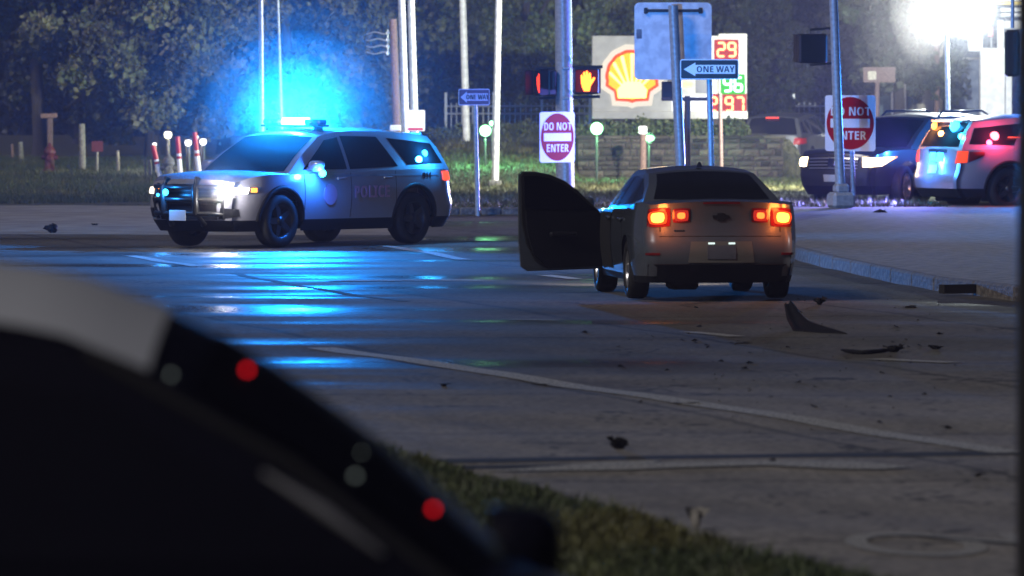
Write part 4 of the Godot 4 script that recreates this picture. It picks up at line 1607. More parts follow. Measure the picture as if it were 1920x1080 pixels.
func build_left_verge():
	var spec := [
		["wooden_post", "stout pale wooden post standing alone in the dark gap at the left", 155, 318, 232, 158, 0.075, M.post_dim],
		["wooden_post", "short grey wooden post nearest the left edge of the picture", 40, 305, 266, 166, 0.06, M.post_dim],
		["wooden_post", "thin brown post between the short grey post and the red hydrant", 24, 312, 270, 168, 0.035, M.pole_wood],
		["wooden_post", "thin grey stake under the drooping boughs of the grey-green tree", 222, 338, 282, 156, 0.04, M.post_dim],
		["wooden_post", "pale stake close behind the front bumper of the police car", 282, 348, 300, 152, 0.04, M.post_dim],
		["wooden_post", "second pale stake, shorter, beside the striped posts", 273, 346, 298, 153, 0.03, M.post_dim],
	]
	for s in spec:
		var foot := ground_at(s[2], s[5])
		var head := at(s[2] - 1.5, s[4], s[5])
		pole(s[0], s[1], "post", foot, head, s[6], s[6] * 0.9, s[7])
	var x := thing("signpost", "brown post with a short crossboard above the red hydrant", "post", ground_at(94, 160))
	var st := new_st()
	box(st, Vector3(0, 0.52, 0), Vector3(0.12, 1.24, 0.1), Basis.IDENTITY, 0.012)
	obj("upright", st, M.brown_paint, x)
	st = new_st()
	box(st, Vector3(-0.02, 1.1, 0.07), Vector3(0.36, 0.1, 0.03), Basis(Vector3.BACK, 0.04), 0.01)
	obj("crossboard", st, M.pole_wood, x)
	x = thing("signpost", "pale post with a small dull red plate under the grey-green tree", "post", ground_at(181, 156))
	st = new_st()
	tube(st, [Vector3(0, -0.1, 0), Vector3(0.02, 0.6, 0)], [0.035, 0.03], 8)
	obj("upright", st, M.post_dim, x)
	flat_plate("plate", rounded(0.24, 0.22, 0.02), 0.034, 0.045, M.hydrant_red, x, Vector3(0.02, 0.55, 0))
	hydrant("dark red fire hydrant at the foot of the brown signpost", ground_at(93, 157), M.hydrant_red)
	hydrant("pale fire hydrant just in front of the striped posts", ground_at(316, 150), M.post_dim)
	# striped guy guards
	var g := [["leftmost striped red and white post, leaning, with a lamp behind its tip", 303, 352, 287, 272, 150.0], ["middle striped red and white post, nearly upright", 339, 345, 333, 256, 151.0], ["rightmost striped red and white post, leaning left", 375, 345, 365, 248, 151.5]]
	for q in g:
		var foot := ground_at(q[1], q[5])
		var head := at(q[3], q[4], q[5])
		var root := thing("striped_post", q[0], "marker post", foot, 0.0, "striped red and white posts")
		var v := head - foot
		var segs := [[-0.05, 0.5, M.sign_white], [0.502, 0.56, M.red_plastic], [0.562, 0.62, M.sign_white], [0.622, 1.0, M.red_plastic]]
		for k in segs:
			st = new_st()
			tube(st, [v * k[0], v * k[1]], [0.052], 10)
			obj("band", st, k[2], root)
	var lamps := [["yellowish lamp on a black post between the first two striped posts", 315, 253, 156.0, 0.085, M.lantern], ["small lamp at the tip of the leftmost striped post", 290, 271, 155.0, 0.045, M.lantern_white], ["white lamp just left of the rightmost striped post", 353, 268, 155.0, 0.075, M.lantern_white], ["white lamp behind the rightmost striped post", 367, 258, 156.0, 0.06, M.lantern_white], ["white lamp just right of the rightmost striped post", 381, 266, 155.0, 0.075, M.lantern_white]]
	for q in lamps:
		var p := at(q[1], q[2], q[3])
		var foot := Vector3(p.x, land(p.x, q[3]), p.z)
		var root := thing("garden_lamp", q[0], "lamp", foot, 0.0)
		var h := p.y - foot.y
		st = new_st()
		tube(st, [Vector3(0, -0.1, 0), Vector3(0, h - q[4] * 1.1, 0)], [0.05, 0.045], 8)
		obj("post", st, M.signal_black, root)
		st = new_st()
		lathe(st, [Vector2(q[4] * 1.1, 0.0), Vector2(q[4] * 0.7, q[4] * 0.5), Vector2(0.0, q[4] * 0.7)], Transform3D(Basis.IDENTITY, Vector3(0, h + q[4] * 0.95, 0)), 12)
		obj("cap", st, M.signal_black, root)
		st = new_st()
		lathe(st, [Vector2(0.0, -q[4]), Vector2(q[4] * 0.7, -q[4] * 0.75), Vector2(q[4], 0.0), Vector2(q[4] * 0.8, q[4] * 0.75), Vector2(0.0, q[4] * 0.9)], Transform3D(Basis.IDENTITY, Vector3(0, h, 0)), 14)
		obj("globe_light", st, q[5], root)
		omni(root, Vector3(0, h, 0), c(1.0, 0.88, 0.65), 1.2, 0.04)

func bloom_fog(called: String, label: String, pos: Vector3, layers: Array):   # added fog shells standing for lens bloom round a lamp, thinning outwards
	var root := Node3D.new()
	root.name = numbered(called)
	add_child(root)
	root.position = pos
	for k in layers:
		var f := FogVolume.new()
		f.name = "bloom_layer"
		f.shape = RenderingServer.FOG_VOLUME_SHAPE_ELLIPSOID
		f.size = Vector3(k[0] * 2.0, k[0] * 1.9, k[0] * 2.0)
		var m := FogMaterial.new()
		m.density = k[1]
		m.albedo = Color(0.95, 0.95, 0.98)
		f.material = m
		root.add_child(f, true)
		f.set_meta("kind", "stuff")
	tag(root, label, "bloom_fog")
	root.set_meta("kind", "stuff")

func hydrant(label: String, pos: Vector3, m: Material):
	var root := thing("fire_hydrant", label, "fire hydrant", pos)
	var st := new_st()
	lathe(st, [Vector2(0.16, -0.05), Vector2(0.16, 0.04), Vector2(0.1, 0.06), Vector2(0.1, 0.36), Vector2(0.13, 0.38), Vector2(0.13, 0.42), Vector2(0.1, 0.5), Vector2(0.04, 0.55), Vector2(0.03, 0.6), Vector2(0.0, 0.61)], Transform3D.IDENTITY, 16)
	obj("barrel", st, m, root)
	for a in [0.0, PI / 2, -PI / 2]:
		st = new_st()
		var dir := Vector3(sin(a), 0, cos(a))
		tube(st, [Vector3(0, 0.3, 0) + dir * 0.08, Vector3(0, 0.3, 0) + dir * 0.17], [0.055, 0.05], 10)
		obj("outlet_cap", st, m, root)

func build_poles():
	var list := [
		["white_pole", "brilliant white pole, left one of the close pair behind the police car", 764, 241, 751, -60, 150.0, 0.078, 0.07, M.pole_white],
		["white_pole", "brilliant white pole, right one of the close pair, behind the small white sign", 781, 243, 769, -60, 150.3, 0.078, 0.07, M.pole_white],
		["white_pole", "tall white pole running down behind the left arrow sign", 875, 266, 866, -60, 166.0, 0.085, 0.075, M.pole_white],
		["white_pole", "tall white pole standing on a square stone foot", 928, 348, 936, -60, 152.0, 0.075, 0.065, M.pole_white],
		["wooden_pole", "brown wooden utility pole with a cut top, left of the white pair", 748, 262, 737, 36, 156.0, 0.09, 0.08, M.pole_wood],
		["thin_pole", "thin leaning grey pole right above the windscreen of the police car", 491, 285, 489, -60, 146.0, 0.052, 0.045, M.galv],
		["thin_pole", "very thin pole among the blue-lit trees behind the roof lights", 531, 300, 520, -60, 160.0, 0.03, 0.025, M.galv],
		["thin_pole", "dim far pole standing against the dark sky", 698, 240, 696, -60, 210.0, 0.06, 0.05, M.pole_tan],
		["tan_pole", "thick tan pole rising behind the brown sign at the right", 1639, 300, 1638, -60, 190.0, 0.115, 0.11, M.pole_tan],
		["dark_pole", "dark reddish pole left of the bright white pole under the floodlight", 1757, 300, 1756, -60, 186.0, 0.07, 0.065, M.pole_wood],
		["white_pole", "bright white floodlight pole at the right, behind the black car", 1780, 300, 1772, -60, 145.0, 0.05, 0.045, M.pole_white],
	]
	for p in list:
		var foot := ground_at(p[2], p[6])
		pole(p[0], p[1], "pole", foot, at(p[4], p[5], p[6]), p[7], p[8], p[9])
	var st := new_st()
	var b := thing("pole_foot", "square pale stone foot under the tall white pole", "plinth", ground_at(928, 152))
	box(st, Vector3(0, 0.04, 0), Vector3(0.27, 0.16, 0.27), Basis.IDENTITY, 0.02)
	obj("block", st, M.concrete, b)
	# insulator rack with wires on the wooden pole
	var rack := thing("insulator_rack", "rack of four white wires left of the brown wooden pole", "power line")
	st = new_st()
	tube(st, [at(727, 56, 156.3), at(727, 104, 156.3)], [0.02], 6)
	obj("bracket", st, M.galv, rack)
	st = new_st()
	tube(st, [at(727, 80, 156.2), at(741, 80, 156.1)], [0.018], 6)
	obj("arm", st, M.galv, rack)
	for k in 4:
		var y := 62.0 + k * 12.5
		st = new_st()
		var w := []
		for i in 7:
			w.append(at(729 - i * 7.0, y + 2.0 * sin(i * 1.3 + k), 156.3 + i * 0.5))
		tube(st, w, [0.02, 0.02, 0.018, 0.016, 0.015, 0.012, 0.01], 6)
		obj("wire", st, M.pole_white, rack)
		st = new_st()
		tube(st, [at(727, y, 156.26), at(727, y, 156.02)], [0.04, 0.03], 8)
		obj("insulator", st, M.sign_white, rack)
	var sg := thing("notice_sign", "small white notice with a red lower band at the foot of the white poles", "sign", at(779, 226, 149.0))
	flat_plate("board", rounded(0.38, 0.42, 0.02), -0.01, 0.0, M.sign_white, sg)
	flat_plate("red_band", rounded(0.3, 0.05, 0.01), 0.002, 0.004, M.red_plastic, sg, Vector3(0, -0.17, 0))
	st = new_st()
	box(st, Vector3(0, -0.9, -0.03), Vector3(0.05, 1.5, 0.03))
	obj("post", st, M.galv, sg)
	var bx := thing("meter_box", "small white box on a short stake at the foot of the wooden pole", "box", at(741, 240, 148.0))
	st = new_st()
	box(st, Vector3(0, 0, 0), Vector3(0.22, 0.12, 0.12), Basis.IDENTITY, 0.015)
	obj("case", st, M.sign_white, bx)
	st = new_st()
	box(st, Vector3(0, -0.75, 0), Vector3(0.05, 1.37, 0.05))
	obj("stake", st, M.galv, bx)
	# the steel signal pole
	pole("signal_pole", "thick steel signal pole in the middle, washed purple by the lamps", "pole", Vector3(gx(1060, 130), 0.1, -130), at(1055, -80, 130), 0.165, 0.145, M.galv)
	# the pedestal pole at the right
	var ped := pole("pedestal_pole", "slim steel pole on a square pedestal at the right, lit blue", "pole", Vector3(gx(1577, 126), 0.15, -126), at(1560, -60, 126), 0.085, 0.07, M.galv)
	st = new_st()
	box(st, Vector3(0, 0.13, 0), Vector3(0.4, 0.27, 0.4), Basis(Vector3.UP, 0.3), 0.05)
	box(st, Vector3(0, 0.33, 0), Vector3(0.24, 0.16, 0.24), Basis(Vector3.UP, 0.3), 0.04)
	obj("pedestal", st, M.galv, ped)
	st = new_st()
	for yy in [52.0, 118.0]:
		tube(st, [at(1518, yy + 4, 126) - ped.position, at(1566, yy, 126) - ped.position], [0.022], 8)
	obj("signal_bracket", st, M.signal_black, ped)
	# posts that carry signs
	pole("sign_post", "tall blue-lit post carrying the big sign seen from behind", "post", Vector3(gx(1280, 124.8), 0.13, -124.8), at(1262, 10, 124.8), 0.085, 0.085, M.galv)
	pole("sign_post", "thin blue-lit post carrying the right arrow sign", "post", Vector3(gx(1336, 118), 0.13, -118), at(1329, 118, 118), 0.045, 0.045, M.galv)
	pole("sign_post", "thin steel post carrying the left arrow sign", "post", Vector3(gx(896, 126.7), 0.0, -126.7), at(890, 168, 126.7), 0.04, 0.035, M.galv)
	pole("sign_post", "short steel post carrying the right no-entry sign", "post", Vector3(gx(1601, 127.4), 0.13, -127.4), at(1593, 180, 127.4), 0.04, 0.04, M.galv)
	var fr := thing("frame_post", "brown post with a dark crossbar between the two blue-lit posts", "post", ground_at(1289, 140))
	st = new_st()
	tube(st, [Vector3(0, -0.1, 0), Vector3(0, 1.92, 0)], [0.065, 0.06], 10)
	obj("upright", st, M.brown_paint, fr)
	st = new_st()
	box(st, Vector3(-0.02, 1.86, 0.03), Vector3(0.95, 0.07, 0.06), Basis.IDENTITY, 0.01)
	obj("crossbar", st, M.brown_paint, fr)
	st = new_st()
	box(st, Vector3(-0.35, 2.04, 0.03), Vector3(0.28, 0.3, 0.04), Basis.IDENTITY, 0.01)
	obj("dark_panel", st, M.signal_black, fr)
	pole("marker_post", "thin dark post in front of the stone wall below the price figures", "post", ground_at(1353, 150), at(1350, 175, 150), 0.045, 0.04, M.brown_paint)
	pole("brown_post", "dark post carrying the brown sign at the right", "post", ground_at(1643, 176), at(1645, 130, 176), 0.065, 0.06, M.brown_paint)
	var bs := thing("brown_sign", "wide dull brown sign in front of the thick tan pole", "sign", at(1648, 140, 175.9))
	flat_plate("board", rounded(0.76, 0.36, 0.03), 0.06, 0.075, M.brown_paint, bs)
	flat_plate("light_patch", rounded(0.2, 0.2, 0.03), 0.077, 0.082, M.pole_tan, bs, Vector3(-0.17, -0.02, 0))

func build_signs():
	do_not_enter("left no-entry sign, reading DO NOT ENTER, on the thick signal pole", at(1045, 257, 129.4), 0.8, 0.88)
	do_not_enter("right no-entry sign, reading DO NOT ENTER, behind the blue pedestal pole", at(1594, 231, 127.3), -0.5, 0.96)
	one_way("right ONE WAY arrow sign, upright and blue-lit, below the big sign back", at(1330, 130, 117.9), -0.06, 0.93, 0.32)
	one_way("left ONE WAY arrow sign, smaller and dimmer, behind the police car", at(889, 182, 126.6), 0.75, 0.72, 0.28)
	var big := thing("road_sign", "large square sign seen from behind on the tall blue-lit post", "road sign", at(1262, 77, 124.9), 0.0)
	flat_plate("plate", rounded(1.3, 1.3, 0.09, 6), -0.13, -0.122, M.sign_back, big)
	var st := new_st()
	box(st, Vector3(0, 0.51, -0.1), Vector3(0.96, 0.05, 0.04), Basis.IDENTITY, 0.008)
	obj("crossbar", st, M.black_metal, big)
	for sx in [-0.46, 0.46]:
		st = new_st()
		box(st, Vector3(sx, 0.51, -0.09), Vector3(0.06, 0.1, 0.05), Basis.IDENTITY, 0.01)
		obj("clamp", st, M.black_metal, big)
	flat_plate("sticker", rounded(0.09, 0.16, 0.01), -0.1215, -0.119, M.blue_wall, big, Vector3(-0.57, 0.12, 0))
	ped_signal("pedestrian signal showing a bright orange hand, right of the signal pole", at(1100, 152, 129.7), 0.1, M.hand_bright)
	ped_signal("pedestrian signal turned away, its red hand seen narrow, left of the signal pole", at(1014, 155, 129.9), -0.95, M.hand_dim)
	ped_signal("pedestrian signal seen from behind on the blue pedestal pole", at(1519, 91, 126.3), PI + 0.25, null, 0.5)
	var ba := thing("signal_brackets", "dark brackets holding both pedestrian signals to the signal pole", "bracket")
	for q in [[1005, 1130, 128.0], [1010, 1125, 184.0]]:
		st = new_st()
		tube(st, [at(q[0], q[2], 130.0), at(q[1], q[2] - 3, 130.0)], [0.026], 8)
		obj("tube", st, M.signal_black, ba)
	for yy in [128.0, 184.0]:
		st = new_st()
		box(st, at(1061, yy, 129.84), Vector3(0.14, 0.05, 0.03), Basis.IDENTITY, 0.01)
		obj("clamp", st, M.galv, ba)
	# ground lamps
	var gl := [["green starburst lamp on the bank below the left end of the shell sign", 1119, 241, 158.0, 0.13, 6.0], ["round green lamp low down between the arrow sign and the pole with the stone foot", 910, 245, 158.0, 0.12, 5.0], ["flat oval green lamp on the wall top under the shell emblem", 1217, 259, 158.5, 0.11, 3.0], ["small yellow-green lamp above the round green lamp, beside the pole", 922, 231, 160.0, 0.05, 1.0]]
	for q in gl:
		var p := at(q[1], q[2], q[3])
		var root := thing("ground_lamp", q[0], "lamp", p)
		var gy := land(p.x, q[3]) - p.y
		st = new_st()
		tube(st, [Vector3(0, gy - 0.05, -0.06), Vector3(0, -0.02, -0.06)], [0.025], 8)
		obj("stake", st, M.signal_black, root)
		st = new_st()
		lathe(st, [Vector2(0, -0.14), Vector2(q[4] * 0.8, -0.12), Vector2(q[4] * 1.05, 0.0)], Transform3D(Basis(Vector3.RIGHT, PI / 2), Vector3.ZERO), 16)
		obj("hood", st, M.signal_black, root)
		var lens := round_lamp(root, "lens_light", Vector3.ZERO, q[4], Vector3(0, 0, 1), M.green_lamp)
		if q[1] == 1217:
			lens.scale.y = 0.6
		omni(root, Vector3(0, 0, 0.05 + q[4] * 0.6), c(0.25, 1.0, 0.4), q[5] * 1.5, 0.05)
	var cp := pole("capped_post", "reddish brown post with a green-lit cap in front of the stone wall", "post", ground_at(1205, 155), at(1206, 236, 155), 0.07, 0.07, M.pole_wood)
	st = new_st()
	box(st, at(1205, 244, 155) - cp.position, Vector3(0.18, 0.17, 0.18), Basis.IDENTITY, 0.02)
	obj("cap", st, M.sign_white, cp)

func saloon_params() -> Dictionary:
	return {
		"L": 4.7, "W": 1.8, "wb": 2.68, "fo": 0.93, "wr": 0.325, "tyre": 0.22, "arch": 0.375, "sill": 0.2, "clad": 0.27, "wide_y": 0.62, "crown": 0.04,
		"belt": [[-2.35, 1.04], [-2.1, 1.07], [-1.7, 1.04], [-1.2, 0.98], [0.8, 0.94], [1.2, 0.93], [1.8, 0.86], [2.2, 0.76], [2.35, 0.66]],
		"fi": [[0.2, 0.14], [0.35, 0.0], [0.5, 0.0], [0.7, 0.12]], "ri": [[0.2, 0.16], [0.4, 0.02], [0.55, 0.0], [0.68, 0.03], [0.73, 0.07], [0.95, 0.06], [1.04, 0.02]],
		"el_f": 0.9, "cr_f": 0.24, "el_r": 0.7, "cr_r": 0.13, "bulge_f": 0.16, "bulge_r": 0.11,
		"zc": 1.2, "za": 0.35, "zb": -0.85, "zd": -1.72, "tuck": 0.94, "roof_half": 0.56, "roof_crown": 0.045, "screen_bend": 0.2, "back_bend": 0.12,
		"prof": [[-1.72, 1.05], [-1.3, 1.24], [-0.85, 1.36], [-0.3, 1.395], [0.1, 1.39], [0.35, 1.35], [0.8, 1.14], [1.2, 0.94]],
		"windows": [
			[Vector2(0.82, 0.99), Vector2(-0.02, 1.0), Vector2(-0.02, 1.325), Vector2(0.3, 1.29)],
			[Vector2(-0.09, 1.0), Vector2(-0.98, 1.04), Vector2(-0.78, 1.3), Vector2(-0.09, 1.33)],
			[Vector2(-1.03, 1.05), Vector2(-1.4, 1.1), Vector2(-1.1, 1.21), Vector2(-0.86, 1.28)]],
		"seams": [0.98, -0.05, -0.98], "handles": [0.12, -0.85], "handle_y": 0.86, "mirror": Vector2(0.72, 1.0),
		"paint": M.beige_paint, "low": M.black_plastic, "glass": M.car_glass, "rim": M.rim_silver,
	}

func build_cars():
	# --- the white police car on the left
	var a := police_car("white police car with blazing blue roof lights and black push bumper")
	a.position = Vector3(-3.0, 0, -105.7)
	a.rotation.y = deg_to_rad(-38.5)
	a.scale = Vector3.ONE * 0.98
	for k in 7:
		var x := -0.46 + k * 0.155
		var lit := k in [2, 3, 4]
		if k == 3:
			pod(a, "roof_light_pod", Vector3(0.03, 1.79, 0.15), Vector3(0.46, 0.12, 0.2), M.blue_core)
		elif not lit:
			pod(a, "roof_pod", Vector3(x, 1.79, 0.15), Vector3(0.145, 0.08, 0.2), M.blue_off)
	omni(a, Vector3(0.03, 1.8, 0.15), c(0.005, 0.27, 1.0), 380.0, 0.09, "roof_lamp_glow")
	bloom_fog("lamp_bloom_fog", "added fog halo for the lens bloom of the left police car roof lights", a.transform * Vector3(0.03, 1.8, 0.15), [[0.6, 0.024], [0.95, 0.01], [1.35, 0.005], [1.8, 0.002], [2.3, 0.0008], [3.0, 0.0004]])
	for sx in [-1.0, 1.0]:
		lamp_patch(a, "headlight", 1, [Vector2(sx * 0.64, 0.755), Vector2(sx * 1.12, 0.78), Vector2(sx * 1.2, 0.87), Vector2(sx * 0.66, 0.865)], M.rim_silver, 0.006, 0.012)
		lamp_patch(a, "headlight_lens", 1, [Vector2(sx * 0.68, 0.765), Vector2(sx * 0.97, 0.78), Vector2(sx * 0.99, 0.86), Vector2(sx * 0.7, 0.86)], M.white_lamp if sx > 0 else M.drl, 0.024, 0.01)
		lamp_patch(a, "turn_light", 1, rect(sx * 1.02, 0.8, sx * 1.12, 0.86), M.amber_lamp, 0.022, 0.006)
		lamp_patch(a, "turn_light", 1, rect(sx * 0.57, 0.83, sx * 0.67, 0.86), M.amber_lamp, 0.022, 0.004)
		lamp_patch(a, "tail_light", -1, [Vector2(sx * 0.72, 0.9), Vector2(sx * 1.12, 0.93), Vector2(sx * 1.12, 1.06), Vector2(sx * 0.72, 1.06)], M.tail_lamp, 0.012, 0.015)
	spot(a, Vector3(0.84, 0.82, 2.62), Vector3(0.15, -0.12, 1), c(1.0, 0.95, 0.9), 3.0, 40.0)
	omni(a, Vector3(0.86, 0.84, 2.7), c(1.0, 0.96, 0.92), 1.2, 0.06)
	bloom_fog("lamp_bloom_fog", "added fog halo for the lens flare at the left police car headlight", a.transform * Vector3(0.86, 0.84, 2.72), [[0.12, 0.25], [0.22, 0.1], [0.36, 0.04], [0.55, 0.015]])
	round_lamp(a, "bumper_light", Vector3(-0.2, 0.8, 2.77), 0.05, Vector3(0, 0, 1), M.blue_lamp)
	round_lamp(a, "bumper_light", Vector3(-0.36, 0.76, 2.75), 0.025, Vector3(0, 0, 1), M.blue_lamp)
	omni(a, Vector3(-0.2, 0.8, 2.84), c(0.02, 0.3, 1.0), 0.7, 0.04)
	round_lamp(a, "mirror_light", Vector3(1.12, 1.06, 0.86), 0.055, Vector3(0.6, 0, 0.8), M.cyan_lamp)
	omni(a, Vector3(1.17, 1.06, 0.95), c(0.02, 0.2, 1.0), 2.2, 0.05)
	round_lamp(a, "quarter_window_light", Vector3(0.83, 1.32, -1.82), 0.055, Vector3(1, 0, 0.2), M.blue_lamp)
	omni(a, Vector3(0.95, 1.32, -1.8), c(0.02, 0.35, 1.0), 3.0, 0.05)
	# door badge, lettering and number, as far as the glare lets one see them
	var st := new_st()
	lathe(st, [Vector2(0.0, 0.0), Vector2(0.11, 0.0), Vector2(0.15, 0.0), Vector2(0.155, -0.012)], Transform3D(Basis(Vector3.BACK, -PI / 2), Vector3(0.974, 0.75, 0.5)), 24, -1)
	obj("door_badge", st, M.pink_print, a)
	var words := text("door_lettering", "POLICE", 0.17, M.pink_print, a, Vector3(0.992, 0.78, -0.42), 1.0, 0.01)
	words.rotation.y = PI / 2
	var num := text("unit_number", "911", 0.09, M.sign_black, a, Vector3(0.945, 1.0, -1.72), 1.0, 0.03)
	num.rotation.y = PI / 2
	st = new_st()
	for k in 12:
		var z0 := -2.0 + k * 0.24
		quad(st, c_point(z0, 1.005, 1.0) + Vector3(0.004, 0, 0), c_point(z0 + 0.24, 1.005, 1.0) + Vector3(0.004, 0, 0), c_point(z0 + 0.24, 1.03, 1.0) + Vector3(0.004, 0, 0), c_point(z0, 1.03, 1.0) + Vector3(0.004, 0, 0), 1)
	obj("side_stripe", st, M.blue_wall, a)

	# --- the police car at the right, from behind
	var b := police_car("white police car seen from behind at the right, red and blue lamps lit")
	b.position = Vector3(9.72, 0, -132.4)
	b.rotation.y = deg_to_rad(114.0)
	for k in 6:
		pod(b, "roof_light_pod" if k in [3, 4] else "roof_pod", Vector3(-0.4 + k * 0.16, 1.79, 0.15), Vector3(0.15, 0.08, 0.2), M.cyan_lamp if k in [3, 4] else M.blue_off)
	omni(b, Vector3(0.1, 1.9, 0.15), c(0.03, 0.25, 1.0), 160.0, 0.08)
	for sx in [-1.0, 1.0]:
		lamp_patch(b, "tail_light", -1, [Vector2(sx * 0.7, 0.84), Vector2(sx * 0.95, 0.86), Vector2(sx * 0.95, 1.06), Vector2(sx * 0.74, 1.06)], M.tail_rim if sx < 0 else M.tail_lamp, 0.012, 0.015)
		lamp_patch(b, "tail_light_side", -1, [Vector2(sx * 0.97, 0.86), Vector2(sx * 1.3, 0.98), Vector2(sx * 1.3, 1.04), Vector2(sx * 0.97, 1.05)], M.dark_red, 0.012, 0.012)
	for k in 2:
		lamp_patch(b, "hatch_light", -1, rect(-0.32 + k * 0.26, 0.86, -0.14 + k * 0.26, 1.0), M.blue_lamp, 0.012, 0.02)
	lamp_patch(b, "hatch_trim", -1, rect(-0.42, 1.0, 0.22, 1.05), M.black_plastic, 0.008, 0.0)
	omni(b, Vector3(0.1, 0.93, -2.75), c(0.04, 0.25, 1.0), 2.0, 0.08)
	spot(b, Vector3(0.1, 0.95, -2.72), Vector3(0, -0.06, -1), c(0.2, 0.19, 1.0), 210.0, 75.0)
	round_lamp(b, "rear_window_light", Vector3(0.42, 1.5, -2.25), 0.075, Vector3(0, 0.2, -1), M.amber_lamp)
	omni(b, Vector3(0.42, 1.52, -2.4), c(1.0, 0.35, 0.05), 3.0, 0.06)
	round_lamp(b, "rear_window_light", Vector3(-0.36, 1.5, -2.25), 0.11, Vector3(-0.2, 0.2, -1), M.blue_lamp)
	omni(b, Vector3(-0.38, 1.52, -2.45), c(0.02, 0.55, 0.9), 2.5, 0.07)
	round_lamp(b, "quarter_window_light", Vector3(-0.84, 1.32, -1.7), 0.085, Vector3(-1, 0, -0.3), M.red_lamp)
	omni(b, Vector3(-1.0, 1.32, -1.75), c(1.0, 0.04, 0.12), 2.0, 0.06)
	st = new_st()
	box(st, Vector3(-0.885, 1.3, -1.2), Vector3(0.02, 0.02, 0.5))
	obj("side_light_strip", st, M.tail_lamp, b)

	# --- the black car facing us between the signs
	var p := suv_params()
	p.paint = M.black_paint
	p.low = M.black_plastic
	p.flare = 0.0
	p.rim = M.rim_silver
	p.steer = 0.25
	var k2 := car("black_suv", "black car facing us with warm headlights, behind the right no-entry sign", "car", p)
	k2.position = Vector3(7.3, 0, -135.8)
	k2.rotation.y = deg_to_rad(-37.0)
	st = new_st()
	patch(st, 1, [Vector2(-0.5, 0.68), Vector2(0.5, 0.68), Vector2(0.56, 0.9), Vector2(-0.56, 0.9)], 0.006, 8, 3)
	obj("grille", st, M.black_plastic, k2)
	for k in 4:
		st = new_st()
		patch(st, 1, rect(-0.52, 0.7 + k * 0.052, 0.52, 0.722 + k * 0.052), 0.016, 8, 1)
		obj("grille_bar", st, M.rim_silver, k2)
	st = new_st()
	patch(st, 1, [Vector2(-0.09, 0.72), Vector2(0.09, 0.72), Vector2(0.07, 0.86), Vector2(-0.07, 0.86)], 0.026, 4, 2, 0.012)
	obj("grille_badge", st, M.chrome, k2)
	st = new_st()
	patch(st, 1, rect(-0.16, 0.48, 0.16, 0.6), 0.02, 4, 2)
	obj("number_plate", st, M.plate, k2)
	for sx in [-1.0, 1.0]:
		lamp_patch(k2, "headlight", 1, [Vector2(sx * 0.62, 0.74), Vector2(sx * 0.95, 0.76), Vector2(sx * 1.26, 0.92), Vector2(sx * 0.6, 0.9)], M.warm_lamp, 0.01, 0.02)
		lamp_patch(k2, "turn_light", 1, [Vector2(sx * 1.12, 0.84), Vector2(sx * 1.2, 0.87), Vector2(sx * 1.34, 0.93), Vector2(sx * 1.27, 0.925)], M.amber_lamp, 0.02, 0.012)
		spot(k2, Vector3(sx * 0.8, 0.83, 2.6), Vector3(0, -0.07, 1), c(1.0, 0.82, 0.55), 28.0, 35.0)
		st = new_st()
		tube(st, [Vector3(sx * 0.62, 1.6, 0.1), Vector3(sx * 0.62, 1.73, -0.1), Vector3(sx * 0.62, 1.74, -1.4), Vector3(sx * 0.62, 1.63, -1.7)], [0.02], 8)
		obj("roof_rail", st, M.black_metal, k2)

	# --- the silver saloon with its door open
	var sp := saloon_params()
	sp.no_mirror = 1.0
	var s := car("saloon_car", "silver saloon car seen from behind, tail lamps lit and driver's door wide open", "car", sp)
	s.position = Vector3(1.98, 0, -82.3)
	s.rotation.y = PI + deg_to_rad(6.5)
	for sx in [-1.0, 1.0]:
		lamp_patch(s, "tail_light", -1, rect(sx * 0.54, 0.8, sx * 0.8, 1.0), M.dark_red, 0.006, 0.012, 0.25)
		lamp_patch(s, "tail_light_ring", -1, rect(sx * 0.575, 0.825, sx * 0.77, 0.975), M.tail_rim, 0.02, 0.008, 0.5)
		lamp_patch(s, "tail_light_core", -1, rect(sx * 0.605, 0.845, sx * 0.745, 0.96), M.tail_bright, 0.034, 0.008, 0.7)
		lamp_patch(s, "boot_light", -1, rect(sx * 0.33, 0.84, sx * 0.52, 0.985), M.dark_red, 0.006, 0.012, 0.25)
		lamp_patch(s, "boot_light_ring", -1, rect(sx * 0.35, 0.855, sx * 0.5, 0.97), M.tail_rim_dim, 0.02, 0.008, 0.4)
		lamp_patch(s, "boot_light_core", -1, rect(sx * 0.385, 0.88, sx * 0.47, 0.945), M.tail_mid, 0.032, 0.006, 0.7)
		lamp_patch(s, "reflector", -1, rect(sx * 0.66, 0.5, sx * 0.84, 0.525), M.dark_red, 0.006, 0.0)
		omni(s, Vector3(sx * 0.67, 0.9, -2.47), c(1.0, 0.2, 0.03), 0.2, 0.07)
		lamp_patch(s, "headlight", 1, [Vector2(sx * 0.5, 0.56), Vector2(sx * 0.95, 0.6), Vector2(sx * 1.2, 0.72), Vector2(sx * 0.55, 0.68)], M.drl, 0.008, 0.012)
		spot(s, Vector3(sx * 0.6, 0.63, 2.42), Vector3(0, -0.06, 1), c(1.0, 0.85, 0.65), 16.0, 32.0)
	st = new_st()
	patch(st, -1, [Vector2(-0.36, 0.42), Vector2(0.36, 0.42), Vector2(0.33, 0.645), Vector2(-0.33, 0.645)], 0.004, 8, 4)
	obj("plate_recess", st, M.recess, s)
	st = new_st()
	patch(st, -1, rect(-0.155, 0.46, 0.155, 0.6), 0.012, 4, 2)
	obj("number_plate", st, M.plate_dim, s)
	for sx in [-0.11, 0.11]:
		lamp_patch(s, "plate_light", -1, rect(sx - 0.035, 0.615, sx + 0.035, 0.632), M.plate_lamp, 0.014, 0.006)
	st = new_st()
	patch(st, -1, rect(-0.66, 0.695, 0.66, 0.71), 0.002, 10, 1)
